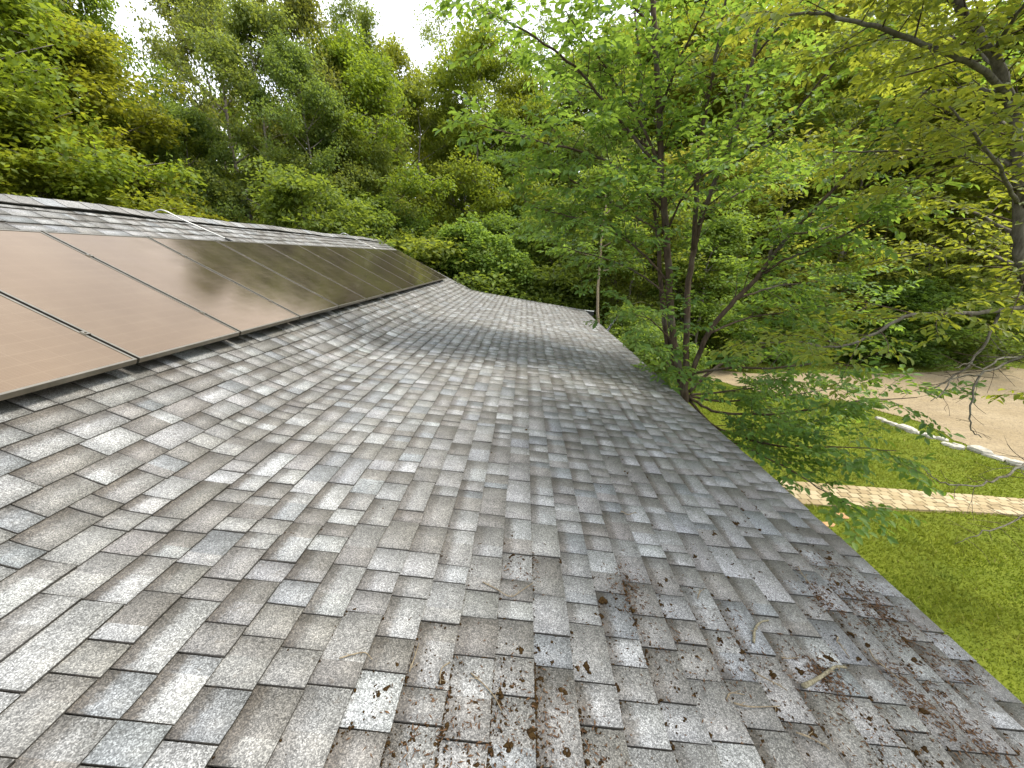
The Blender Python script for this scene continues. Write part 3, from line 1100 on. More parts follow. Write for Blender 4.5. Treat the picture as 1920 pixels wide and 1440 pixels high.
def clumps_to_leaves(C, RAD, per, lsize, flat=0.5, droop=0.15, rs=None):
    """scatter leaves through flattened clumps; C (n,3), RAD (n,)"""
    rs = rs or rng
    n = len(C)
    cnt = np.maximum(4, (per * (RAD / RAD.mean()) ** 2).astype(int))
    idx = np.repeat(np.arange(n), cnt)
    m = len(idx)
    d = nrm(rs.normal(size=(m, 3)))
    rr = rs.rand(m) ** 0.45
    off = d * rr[:, None] * RAD[idx][:, None]
    off[:, 2] *= flat
    off[:, 2] -= droop * (off[:, 0] ** 2 + off[:, 1] ** 2) / (RAD[idx] + .01)
    P = C[idx] + off
    out = d.copy()
    out[:, 2] = out[:, 2] * 0.4 - 0.25
    D = nrm(out + rs.normal(0, .55, (m, 3)))
    Nn = nrm(np.array([0, 0, 1.0]) + rs.normal(0, .45, (m, 3)) + d * .35)
    L = lsize * rs.uniform(.7, 1.3, m)
    rnd = np.clip(rs.rand(m) * .6 + .2 + .2 * rs.normal(size=n)[idx], 0, 1)
    return P, D, Nn, L, L * rs.uniform(.55, .75, m), rnd


def forest_tree(seed, H, CR, base, lsize, per, nlimb=15, shape='oval', flat=0.5, clump=0.85, nsub=5, bark='bark_forest', leaf='leaf_oak', r0=None, lean=0.0, limb_up=(0.15, 0.9)):
    """returns (wood mesh, crown mesh) of a tree H metres tall standing at the origin"""
    rs = np.random.RandomState(seed)
    w = MB()
    r0 = r0 or H * 0.011 + .03
    n = 9
    t = np.linspace(0, 1, n)
    wand = np.cumsum(rs.normal(0, H * .010, (n, 2)), 0)
    trunk = np.stack([wand[:, 0] + lean * H * t ** 1.5, wand[:, 1], t * H * .95 - 0.3], -1)
    trunk[0, :2] = 0
    tr = r0 * (1 - t * .93) + .01
    tr[0] *= 1.35
    w.tube(trunk, tr, 8)
    C, Rd = [], []
    for i in range(nlimb):
        q = base + (1 - base) * ((i + .5) / nlimb) ** 0.9 * .97
        q = min(q + rs.normal(0, .01), .985)
        p0 = np.array([np.interp(q, t, trunk[:, k]) for k in range(3)])
        a = i * 2.39996 + rs.normal(0, .35)
        u = (q - base) / (1 - base)
        if shape == 'oval': prof = math.sin(math.pi * (0.18 + .80 * u)) ** .7
        elif shape == 'dome': prof = math.sqrt(max(0, 1 - (u * .97) ** 2)) * (0.55 + .45 * min(1, u * 3))
        else: prof = (1 - u) ** .8 * .9 + .14
        L = CR * prof * rs.uniform(.6, 1.25)
        el = limb_up[0] + (limb_up[1] - limb_up[0]) * u + rs.normal(0, .1)
        d = np.array([math.cos(a) * math.cos(el), math.sin(a) * math.cos(el), math.sin(el)])
        tt = np.linspace(0, 1, 6)[:, None]
        side = nrm(np.cross(d, [0, 0, 1.0]))
        pts = p0 + d * L * tt + side * (rs.normal(0, .12) * L * tt ** 2) + np.array([0, 0, 1]) * (L * (rs.uniform(.02, .22)) * tt ** 2 - L * .10 * tt ** 3)
        lr = max(.02, np.interp(q, t, tr) * .5)
        w.tube(pts, lr * (1 - tt[:, 0] * .85), 5)
        for j in range(nsub):
            f_ = rs.uniform(.42, 1.0)
            k = f_ * 5
            b0 = pts[int(min(k, 4))] * (1 - (k - int(min(k, 4)))) + pts[int(min(k, 4)) + 1] * (k - int(min(k, 4)))
            sd = nrm(d * rs.uniform(.3, 1) + side * rs.choice([-1, 1]) * rs.uniform(.3, 1.1) + np.array([0, 0, rs.normal(.12, .3)]))
            sl_ = L * rs.uniform(.18, .42) * (1.15 - f_ * .4) + .35
            e = b0 + sd * sl_ + np.array([0, 0, -.06 * sl_])
            w.tube(np.array([b0, (b0 + e) / 2 + rs.normal(0, .05, 3), e]), [lr * .35, lr * .22, .008], 4)
            for z in range(3):
                g = rs.uniform(.3, 1.1)
                C.append(b0 + (e - b0) * g + rs.normal(0, .22, 3))
                Rd.append(clump * rs.uniform(.35, 1.0))
        C.append(pts[-1]); Rd.append(clump * rs.uniform(.7, 1.1))
    C.append(trunk[-1]); Rd.append(clump * .9)
    P, D, Nn, Ls, Ws, rnd = clumps_to_leaves(np.array(C), np.array(Rd), per, lsize, flat, .2, rs)
    return w.mesh('trunk', M[bark], True), leaf_mesh('crown', P, D, Nn, Ls, Ws, rnd, M[leaf])


def plant_tree(name, meshes, loc, scale, rz, label, cat, group, tilt=(0, 0)):
    e = empty(name, loc, rz)
    e.scale = (scale, scale, scale) if np.isscalar(scale) else scale
    e.rotation_euler = (tilt[0], tilt[1], rz)
    link('trunk', meshes[0], e)
    link('crown', meshes[1], e)
    tag(e, label, cat, group)
    return e


# ---------------------------------------------------------------- the wood
oakA = forest_tree(11, 17, 4.6, .20, .20, 46, 24, 'oval', .55, .95, 9, leaf='leaf_oak')
oakB = forest_tree(12, 19, 4.4, .28, .19, 28, 21, 'dome', .5, .9, 9, leaf='leaf_oak')
mapA = forest_tree(13, 14, 4.4, .14, .17, 48, 26, 'oval', .42, .9, 9, leaf='leaf_maple')
mapB = forest_tree(14, 12, 3.6, .10, .16, 50, 24, 'dome', .38, .8, 8, leaf='leaf_maple')
thin = forest_tree(15, 20, 3.6, .45, .15, 20, 14, 'oval', .5, .8, 6, leaf='leaf_oak', r0=.17)
pole = forest_tree(16, 16, 2.2, .55, .16, 45, 14, 'oval', .5, .75, 6, leaf='leaf_shrub', r0=.12)
sapl = forest_tree(17, 7, 2.1, .18, .13, 45, 16, 'dome', .38, .6, 7, leaf='leaf_shrub', r0=.06)
shrub = forest_tree(18, 3.2, 1.7, .06, .12, 45, 16, 'dome', .45, .5, 7, leaf='leaf_shrub', r0=.04)
lit_ = forest_tree(20, 12, 4.0, .08, .19, 34, 24, 'dome', .34, .85, 8, leaf='leaf_bright')
tall = forest_tree(19, 20, 3.6, .48, .19, 44, 18, 'oval', .5, .9, 8, leaf='leaf_oak', r0=.20, lean=-.05)
KINDS = dict(lit=(lit_, 12), tall=(tall, 20), oakA=(oakA, 17), oakB=(oakB, 19), mapA=(mapA, 14), mapB=(mapB, 12), thin=(thin, 20), pole=(pole, 16), sapl=(sapl, 7), shrub=(shrub, 3.2))


def place(kind, u, v_top, dist, name, label, cat='tree', group='trees of the wood behind the house', rz=None, wide=1.0):
    """put a tree so that its trunk shows at column u and its top near row v_top, dist metres along +Y"""
    me, H = KINDS[kind]
    b = at(u, 480, dist)
    z0 = float(gz(b[0], b[1]))
    top = at(u, v_top, dist)[2]
    h = max(top - z0, 1.0)
    s = h / H
    return plant_tree(name, me, (b[0], b[1], z0), (s * wide, s * wide, s), rng.uniform(0, 6.3) if rz is None else rz, label, cat, group)


FR = [
    ('mapA', 60, -160, 10.5, 'maple_tree', 'yellow green tree filling the upper left corner above the ridge', 1.0),
    ('mapB', 200, 40, 12.5, 'maple_tree', 'yellow green tree right of the corner tree, below the sky gap', 1.05),
    ('mapA', 285, 205, 14.5, 'maple_tree', 'tree with layered yellow green boughs just left of the sky gap', 1.0),
    ('mapB', 130, 210, 9.6, 'maple_tree', 'low dense yellow green tree leaning over the ridge at left', 1.2),
    ('mapB', 10, 120, 9.0, 'maple_tree', 'yellow green tree cut off by the photo\'s left edge', 1.2),
    ('oakA', 150, -190, 15.0, 'oak_tree', 'tall tree rising behind the corner tree out of the photo top', .9),
    ('mapA', 258, -100, 17.0, 'maple_tree', 'tall tree whose right flank borders the white sky gap', .62),
    ('tall', 520, -60, 15.0, 'oak_tree', 'grey stemmed oak with its bare trunk showing above mid ridge', .8),
    ('oakB', 470, -110, 19.0, 'oak_tree', 'tallest oak with bare forked upper limbs against white sky', .70),
    ('oakA', 600, -50, 18.0, 'oak_tree', 'broad oak just right of the tallest forked oak', .62),
    ('oakA', 450, -90, 24.0, 'oak_tree', 'oak bordering the right side of the white sky gap', .55),
    ('oakB', 700, -40, 24.0, 'oak_tree', 'tall dark oak behind the bright rounded tree, left of the sky', .6),
    ('mapA', 690, 70, 19.0, 'maple_tree', 'bright yellow green tree with a rounded top left of the sky', .85),
    ('oakA', 415, 200, 15.5, 'oak_tree', 'darker oak standing behind the bent conduit', .8),
    ('sapl', 570, 325, 13.0, 'young_tree', 'low bushy young tree behind the middle of the ridge', 1.1),
    ('tall', 625, 60, 15.5, 'oak_tree', 'oak whose slanting bare trunk shows behind the far ridge', .7),
    ('oakA', 665, 225, 17.5, 'oak_tree', 'dense grey green oak behind the far end of the ridge', .85),
    ('mapA', 890, 70, 23.0, 'maple_tree', 'sunlit tree with a pointed crown at top centre', .8),
    ('mapA', 755, 75, 26.0, 'maple_tree', 'light green tree filling the gap below the white sky at top centre', .7),
    ('thin', 840, -10, 30.0, 'sparse_tree', 'sparse see through tree at top centre against white sky', .9),
    ('thin', 920, -20, 34.0, 'sparse_tree', 'thin topped pale tree right behind the pointed sunlit crown', .8),
    ('thin', 1000, 30, 31.0, 'sparse_tree', 'sparse pale tree glimpsed right of top centre against the sky', .9),
    ('mapB', 985, 130, 26.0, 'maple_tree', 'light green tree right of the pointed sunlit crown', .8),
    ('tall', 745, 150, 19.0, 'oak_tree', 'oak with a leaning trunk left of the dark wood opening', .6),
    ('pole', 790, 130, 21.0, 'slender_tree', 'slender dark stemmed tree left of the vine covered thicket', 1.0),
    ('pole', 860, 180, 24.0, 'slender_tree', 'slender straight tree right above the vine covered thicket', 1.0),
    ('pole', 935, 210, 23.0, 'slender_tree', 'thin straight stemmed tree right of the vine covered thicket', 1.0),
    ('oakA', 1110, 100, 27.0, 'oak_tree', 'green tree behind the left boughs of the elm', .9),
    ('mapA', 1230, 40, 28.0, 'maple_tree', 'tree far behind the upright stem of the elm', 1.0),
    ('lit', 1360, 20, 26.0, 'maple_tree', 'sunny tree beyond the driveway behind the elm\'s forked stems', 1.1),
    ('lit', 1480, 60, 22.0, 'maple_tree', 'bright yellow green tree beyond the driveway, right of the elm', 1.2),
    ('thin', 1600, -40, 23.0, 'sparse_tree', 'tall airy tree beyond the driveway behind the curving high bough', 1.0),
    ('lit', 1720, 20, 20.0, 'maple_tree', 'tree beyond the driveway behind the grey trunk\'s side boughs', 1.1),
    ('mapA', 1850, -60, 19.0, 'maple_tree', 'tree beyond the driveway behind the grey trunk', 1.2),
    ('lit', 1560, 260, 19.5, 'maple_tree', 'low bright tree at the driveway\'s far edge, middle of three', 1.4),
    ('lit', 1430, 300, 18.5, 'maple_tree', 'low bright tree at the driveway\'s far edge, first right of elm', 1.3),
    ('lit', 1760, 250, 20.5, 'maple_tree', 'low bright tree at the driveway\'s far edge, rightmost of three', 1.3),
    ('lit', 1660, 330, 24.0, 'maple_tree', 'bright tree in the second row beyond the driveway, left of grey trunk', 1.4),
    ('lit', 1880, 300, 24.0, 'maple_tree', 'bright tree in the second row beyond the driveway at right edge', 1.4),
    ('lit', 1300, 260, 22.0, 'maple_tree', 'bright tree right behind the elm\'s main stems', 1.2),
    ('sapl', 1180, 330, 17.0, 'young_tree', 'young tree just left of the elm\'s stems beyond the roof corner', 1.1),
    ('sapl', 1060, 360, 18.0, 'young_tree', 'feathery dark green young tree above the far roof edge', 1.2),
    ('sapl', 960, 400, 19.0, 'young_tree', 'young tree in the gloom right of the vine covered thicket', 1.0),
    ('sapl', 700, 350, 16.5, 'young_tree', 'grey green young tree rising over the far gable end', 1.0),
    ('sapl', 775, 400, 18.5, 'young_tree', 'drooping young tree right of the far gable end', 1.0),
    ('sapl', 1330, 400, 15.5, 'young_tree', 'young tree behind the elm\'s low right boughs', 1.2),
]
for kind, u, vt, dist, name, lab, wide in FR:
    place(kind, u, vt, dist, name, lab, wide=wide)

# deeper rows that only show as green between the front trees
rs2 = np.random.RandomState(5)
for row, (y0, cnt, v_lo) in enumerate([(31, 15, 150), (43, 15, 190)]):
    for k in range(cnt):
        u = -60 + 2050 * (k + .5) / cnt + rs2.uniform(-40, 40)
        vt = v_lo + rs2.uniform(-40, 70)
        if 260 < u < 420: vt = max(vt, 290)
        if 740 < u < 1060: vt = max(vt, 200)
        if u > 1080: vt -= 130
        place(['oakA', 'mapA', 'oakB', 'mapB', 'pole'][rs2.randint(5)], u, vt, y0 + rs2.uniform(-3, 3), 'deep_wood_tree', 'leafy tree deep in the wood, mostly hidden by nearer trees', group='trees deep in the wood', wide=1.15)

# shrubs along the edge of the wood
SH = [
    (905, 500, 16.6, 'shrub', 'low shrub just beyond the far roof edge, left one', 1.3),
    (985, 520, 16.4, 'shrub', 'low shrub just beyond the far roof edge, middle one', 1.3),
    (1055, 535, 17.2, 'shrub', 'low shrub just beyond the far roof edge, right one', 1.3),
    (1205, 600, 13.5, 'shrub', 'leafy shrub below the elm next to the far eave', 1.2),
    (1255, 640, 10.5, 'shrub', 'leafy shrub between the eave and the elm trunk', 1.1),
    (800, 470, 17.0, 'shrub', 'dark shrub below the vine covered thicket\'s left side', 1.3),
    (1690, 545, 17.2, 'shrub', 'rounded dark shrub beyond the driveway, left of two', 1.45),
    (1800, 540, 17.4, 'shrub', 'rounded green shrub beyond the driveway, right of two', 1.5),
    (1900, 590, 18.0, 'shrub', 'shrub beyond the driveway cut off by the photo\'s right edge', 1.4),
    (1580, 600, 17.0, 'shrub', 'small shrub beyond the driveway behind the elm\'s low boughs', 1.3),
    (1480, 590, 17.0, 'shrub', 'shrub beyond the driveway just right of the elm', 1.4),
    (1380, 580, 16.5, 'shrub', 'shrub beyond the driveway seen through the elm\'s low boughs', 1.4),
]
for u, vt, dist, name, lab, wide in SH:
    place('shrub', u, vt, dist, name, lab, 'shrub', 'shrubs along the edge of the wood', wide=wide)

# tan sapling stem by the far eave corner
b = at(1122, 620, 14.7)
sp_ = forest_tree(31, 7.5, 1.5, .55, .12, 60, 9, 'oval', .4, .5, 4, bark='bark_pale', leaf='leaf_shrub', r0=.07)
plant_tree('slim_tree', sp_, (b[0], b[1], float(gz(b[0], b[1]))), 1.0, 0.4, 'slim tree with a pale tan stem just beyond the far eave corner', 'tree', None)

# thicket draped in vines
vb = at(890, 560, 15.9)
rs3 = np.random.RandomState(9)
C, Rd = [], []
for (u, v, d, r, cnt) in [(870, 425, 15.9, .55, 15), (890, 455, 15.7, .75, 24), (860, 480, 15.7, .6, 15), (930, 475, 15.5, .75, 24), (965, 500, 15.5, .6, 15), (900, 500, 15.3, .6, 12), (845, 440, 16.1, .4, 9), (985, 525, 15.5, .6, 13), (935, 530, 15.3, .6, 13)]:
    c = at(u, v, d)
    for _ in range(cnt):
        o = nrm(rs3.normal(size=3)) * r * rs3.uniform(.5, 1)
        C.append(c + o)
        Rd.append(rs3.uniform(.16, .36))
vt_ = empty('vine_thicket', (vb[0], vb[1], float(gz(vb[0], vb[1]))))
tag(vt_, 'bright green thicket draped in vines beyond the far gable', 'thicket')
o0 = np.array(vt_.location)
P, D, Nn, Ls, Ws, rnd = clumps_to_leaves(np.array(C) - o0, np.array(Rd), 80, .12, .7, .9, rs3)
link('crown', leaf_mesh('crown', P, D, Nn, Ls, Ws * 1.25, rnd, M['leaf_vine']), vt_)
m = MB()
for (u, v, d) in [(870, 425, 16.1), (900, 470, 15.9), (960, 500, 15.7), (850, 450, 16.2)]:
    e = at(u, v, d) - o0
    m.tube(smooth_path(np.array([[rs3.normal(0, .15), rs3.normal(0, .15), -.2], e * .5 + rs3.normal(0, .2, 3), e]), 4), np.linspace(.08, .02, 9), 6)
m.build('trunk', M['bark_forest'], vt_, True)

# far-off wood that reads as one mass
n = 46000
az = rs3.uniform(R(-75), R(80), n)
ds_ = rs3.uniform(50, 75, n)
xx, yy = np.sin(az) * ds_, np.cos(az) * ds_
hmax = 12 + 3.5 * np.sin(az * 17) + 2.5 * np.sin(az * 41 + 1)
zz = gz(xx, yy) + rs3.rand(n) ** .8 * hmax
P = np.stack([xx, yy, zz], -1)
fw = leaf_mesh('forest', P, nrm(rs3.normal(size=(n, 3))), nrm(rs3.normal(size=(n, 3)) + [0, -.4, .8]), rs3.uniform(.5, 1.1, n), rs3.uniform(.4, .8, n), rs3.rand(n), M['leaf_oak'])
tag(link('forest', fw), 'far green wood closing the view behind the trees', 'forest', kind='stuff')
# undergrowth on the wood's floor
n = 30000
uu = rs3.uniform(-150, 2050, n)
dd = rs3.uniform(15.5, 34, n)
P = np.array([at(a, 500, b) for a, b in zip(uu, dd)])
inside = in_poly(P[:, 0], P[:, 1], DRIVE)
lawn_side = (P[:, 0] > 3) & (P[:, 1] < 17)
P = P[~inside & ~lawn_side & ~((P[:, 1] < 15) & (P[:, 0] < 3))]
n = len(P)
P[:, 2] = gz(P[:, 0], P[:, 1]) + rs3.rand(n) ** 1.6 * (.5 + .9 * (np.sin(P[:, 0] * .9) * np.sin(P[:, 1] * .8 + 1) > 0))
fw = leaf_mesh('undergrowth', P, nrm(rs3.normal(size=(n, 3)) + [0, 0, .3]), nrm(rs3.normal(0, .5, (n, 3)) + [0, 0, 1]), rs3.uniform(.12, .3, n), rs3.uniform(.08, .2, n), rs3.rand(n), M['leaf_vine'])
tag(link('undergrowth', fw), 'low green undergrowth on the floor of the wood', 'undergrowth', kind='stuff')


# ---------------------------------------------------------------- the two near trees, branch by branch
def branch_tree(name, base, branches, wood_mat, leaf_mat, label, seed, llen, sub_gap, sub_len, twig_gap, leaf_gap, start=.22, bare=(), wood_sides=8, droop=.25, wr=.55):
    rs = np.random.RandomState(seed)
    root = empty(name, tuple(base))
    tag(root, label, 'tree')
    o0 = np.array(base)
    limbs, tw = MB(), MB()
    LP, LD, LN, LL, LR = [], [], [], [], []

    def leaves_on(a, b, rr):
        d = b - a
        L = np.linalg.norm(d)
        if L < .02: return
        d = d / L
        k = int(L / leaf_gap)
        side = nrm(np.cross(d, [0, 0, 1.0]) + rs.normal(0, .15, 3))
        for i in range(k + 1):
            s = -1 if i % 2 else 1
            p = a + (b - a) * ((i + .4) / (k + 1))
            if i == k: dd = d + rs.normal(0, .25, 3)
            else: dd = d * .55 + side * s * .8 + rs.normal(0, .22, 3)
            dd[2] -= droop * rs.uniform(.4, 1.8)
            LP.append(p + rs.normal(0, .004, 3)); LD.append(dd)
            LN.append(np.array([0, 0, 1.0]) + rs.normal(0, .38, 3)); LL.append(llen * rs.uniform(.65, 1.25)); LR.append(rr)

    for bi, (px, ra, rb, *st_) in enumerate(branches):
        pts = smooth_path(np.array([at(*q) if len(q) == 3 else np.array(q[:3]) for q in px]), 5)
        pts = pts + np.vstack([[0, 0, 0], rs.normal(0, .006, (len(pts) - 2, 3)), [0, 0, 0]])
        rad = np.linspace(ra, rb, len(pts))
        limbs.tube(pts - o0, rad, wood_sides)
        seg = np.r_[0, np.cumsum(np.linalg.norm(np.diff(pts, axis=0), axis=1))]
        T = seg[-1]
        isbare = bi in bare
        s = T * (st_[0] if st_ else (start if not isbare else .15))
        side_sign = 1
        while s < T:
            p = np.array([np.interp(s, seg, pts[:, k]) for k in range(3)])
            p2 = np.array([np.interp(min(s + .05, T), seg, pts[:, k]) for k in range(3)])
            d = nrm(p2 - p + 1e-6)
            f_ = s / T
            h = nrm(np.cross(d, [0, 0, 1.0]) + rs.normal(0, .35, 3))
            side_sign = -side_sign
            dirn = nrm(d * rs.uniform(.4, 1.0) + h * side_sign * rs.uniform(.6, 1.1) + np.array([0, 0, rs.normal(.12, .28)]))
            L = sub_len * rs.uniform(.55, 1.25) * (1.05 - .5 * f_)
            if isbare: L *= .4
            q = np.linspace(0, 1, 5)[:, None]
            bow = nrm(rs.normal(size=3)) * L * .09
            sp = p + dirn * L * q + bow * np.sin(q * math.pi) + np.array([0, 0, -.16 * L]) * q ** 2
            r1 = max(.0022, np.interp(s, seg, rad) * .38)
            r1 = min(r1, .009)
            tw.tube(sp - o0, np.linspace(r1, .0016, 5), 4, False)
            tone = rs.rand()
            if not isbare:
                x = .18 * L
                sg = 1
                while x < L:
                    k = x / L * 4
                    i = int(min(k, 3))
                    a = sp[i] + (sp[i + 1] - sp[i]) * (k - i)
                    sg = -sg
                    hd = nrm(np.cross(dirn, [0, 0, 1.0]))
                    td = nrm(dirn * rs.uniform(.5, 1.0) + hd * sg * rs.uniform(.5, 1.0) + np.array([0, 0, rs.normal(0, .2)]))
                    tl = rs.uniform(.14, .34) * (1.1 - .4 * x / L)
                    e = a + td * tl + np.array([0, 0, -.05 * tl])
                    tw.tube(np.array([a, e]) - o0, [.0018, .001], 3, False)
                    leaves_on(a, e, np.clip(tone * .6 + rs.rand() * .4, 0, 1))
                    x += twig_gap * rs.uniform(.6, 1.4)
                leaves_on(sp[3], sp[4], tone)
            elif rs.rand() < .6:
                e = sp[2] + nrm(dirn + rs.normal(0, .6, 3)) * L * .5
                tw.tube(np.array([sp[2], (sp[2] + e) / 2 + rs.normal(0, .01, 3), e]) - o0, [.002, .0016, .001], 3, False)
            s += sub_gap * rs.uniform(.6, 1.4)
    limbs.build('trunk', M[wood_mat], root, True)
    tag(tw.build('twigs', M['bark_elm'], root, True), kind='stuff')
    LP, LD, LN = np.array(LP), nrm(np.array(LD)), nrm(np.array(LN))
    LL, LR = np.array(LL), np.array(LR)
    LR = np.clip(LR * .7 + rs.rand(len(LR)) * .3, 0, 1)
    me = leaf_mesh('crown', LP - o0, LD, LN, LL, LL * wr * rs.uniform(.85, 1.15, len(LL)), LR, M[leaf_mat], near=True)
    link('crown', me, root)
    return len(LP)


TY = 6.3
tb = at(1285, 755, TY)
tb = np.array([tb[0] + .05, TY, 0.0])
fork = at(1283, 735, TY)
ELM = [
    ([(tb[0], TY, 0.0, 0), (tb[0] + .02, TY, 0.8, 0), (fork[0] + .01, TY, fork[2] - .15, 0), (1281, 715, TY)], .085, .075, 2.0),
    ([(1281, 735, TY), (1263, 640, TY), (1256, 560, TY), (1249, 440, TY - .05), (1240, 330, TY - .1), (1236, 200, TY - .15), (1228, 60, TY - .2), (1222, -120, TY - .2)], .066, .03, 0.42),
    ([(1278, 720, TY), (1251, 640, TY + .1), (1240, 540, TY + .2), (1234, 450, TY + .3), (1222, 360, TY + .4), (1212, 290, TY + .5), (1203, 160, TY + .6), (1190, 20, TY + .7)], .045, .015, 0.45),
    ([(1285, 720, TY), (1288, 610, TY + .1), (1291, 540, TY + .2), (1301, 470, TY + .3), (1318, 400, TY + .4), (1345, 330, TY + .4), (1375, 250, TY + .5), (1396, 190, TY + .5), (1412, 110, TY + .6), (1435, -20, TY + .7)], .055, .020, 0.4),
    ([(1300, 470, TY + .3), (1308, 330, TY + .1), (1315, 250, TY), (1330, 170, TY - .1), (1345, 90, TY - .2), (1368, -30, TY - .3)], .040, .014, 0.3),
    ([(1290, 715, TY), (1330, 622, TY - .1), (1380, 562, TY - .2), (1420, 520, TY - .3), (1480, 440, TY - .5), (1540, 380, TY - .6), (1640, 270, TY - .8), (1740, 170, TY - 1.0), (1850, 60, TY - 1.2)], .044, .010, 0.3),
    ([(1420, 520, TY - .3), (1470, 488, TY - .5), (1540, 460, TY - .8), (1640, 410, TY - 1.1), (1750, 345, TY - 1.4)], .022, .006),
    ([(1292, 735, TY), (1340, 690, TY + .1), (1400, 660, TY + .3), (1470, 640, TY + .5), (1540, 610, TY + .8), (1640, 570, TY + 1.1)], .030, .007),
    ([(1292, 745, TY), (1335, 770, TY - .3), (1400, 776, TY - .6), (1500, 772, TY - 1.0), (1600, 752, TY - 1.3), (1720, 745, TY - 1.6)], .026, .005),
    ([(1292, 750, TY), (1340, 800, TY - .5), (1400, 822, TY - .9), (1460, 835, TY - 1.3), (1560, 838, TY - 1.7), (1680, 845, TY - 2.0)], .024, .005),
    ([(1300, 770, TY - .2), (1350, 815, TY - .8), (1420, 850, TY - 1.3), (1490, 885, TY - 1.7), (1560, 930, TY - 2.0), (1620, 955, TY - 2.2)], .018, .004),
    ([(1295, 740, TY), (1350, 735, TY + .3), (1420, 725, TY + .6), (1500, 715, TY + .9)], .022, .005),
    ([(1330, 625, TY - .1), (1390, 600, TY + .3), (1470, 585, TY + .7), (1560, 570, TY + 1.1)], .020, .005),
    ([(1300, 700, TY), (1370, 690, TY - .5), (1450, 690, TY - .9), (1540, 680, TY - 1.2), (1620, 690, TY - 1.4)], .022, .005),
    ([(1292, 742, TY), (1350, 752, TY + .2), (1430, 748, TY + .3), (1520, 735, TY + .4), (1600, 725, TY + .5)], .022, .005),
    ([(1380, 562, TY - .2), (1440, 540, TY + .2), (1520, 530, TY + .6), (1600, 520, TY + .9)], .020, .005),
    ([(1480, 440, TY - .5), (1540, 430, TY), (1610, 400, TY + .4), (1680, 380, TY + .7)], .018, .005),
    # boughs to the left
    ([(1238, 310, TY - .1), (1190, 210, TY - .2), (1150, 150, TY - .3), (1110, 90, TY - .5), (1060, 20, TY - .6)], .022, .006),
    ([(1239, 318, TY - .1), (1160, 225, TY - .3), (1090, 140, TY - .6), (1020, 80, TY - .9), (940, 35, TY - 1.1), (895, 15, TY - 1.2)], .022, .005),
    ([(1236, 290, TY), (1160, 235, TY + .3), (1080, 170, TY + .6), (1010, 110, TY + .9)], .018, .005),
    ([(1246, 400, TY), (1180, 330, TY - .2), (1110, 290, TY - .5), (1030, 270, TY - .9), (960, 250, TY - 1.2), (905, 235, TY - 1.4)], .020, .005),
    ([(1248, 440, TY), (1180, 400, TY - .2), (1110, 360, TY - .5), (1030, 320, TY - .7), (960, 310, TY - .9)], .018, .004),
    ([(1254, 530, TY), (1200, 470, TY - .2), (1130, 425, TY - .4), (1050, 400, TY - .6), (985, 385, TY - .8)], .018, .004),
    ([(1256, 560, TY), (1210, 520, TY + .2), (1150, 490, TY + .4), (1080, 470, TY + .6), (1020, 450, TY + .8)], .016, .004),
    # crown fillers
    ([(1236, 220, TY - .15), (1270, 120, TY - .5), (1310, 40, TY - .8), (1350, -40, TY - 1.0)], .02, .006),
    ([(1345, 330, TY + .4), (1400, 290, TY), (1470, 230, TY - .4), (1540, 150, TY - .7), (1600, 60, TY - .9)], .022, .006),
    ([(1318, 400, TY + .4), (1390, 360, TY + .8), (1470, 330, TY + 1.2), (1560, 300, TY + 1.6)], .02, .006),
    ([(1249, 440, TY), (1280, 370, TY - .5), (1320, 330, TY - .9), (1370, 300, TY - 1.3)], .018, .005),
    ([(1262, 640, TY), (1220, 600, TY - .3), (1190, 590, TY - .5)], .014, .004),
    ([(1281, 715, TY), (1240, 670, TY - .5), (1215, 655, TY - .7)], .013, .004),
    ([(1228, 60, TY - .2), (1170, -10, TY - .3), (1110, -60, TY - .4)], .016, .005),
    ([(1412, 110, TY + .6), (1470, 40, TY + .4), (1530, -30, TY + .2)], .016, .005),
]
n1 = branch_tree('elm_tree', tb, ELM, 'bark_elm', 'leaf_elm', 'several stemmed leafy elm growing close beside the roof edge', 21, .100, .112, 1.0, .085, .046)

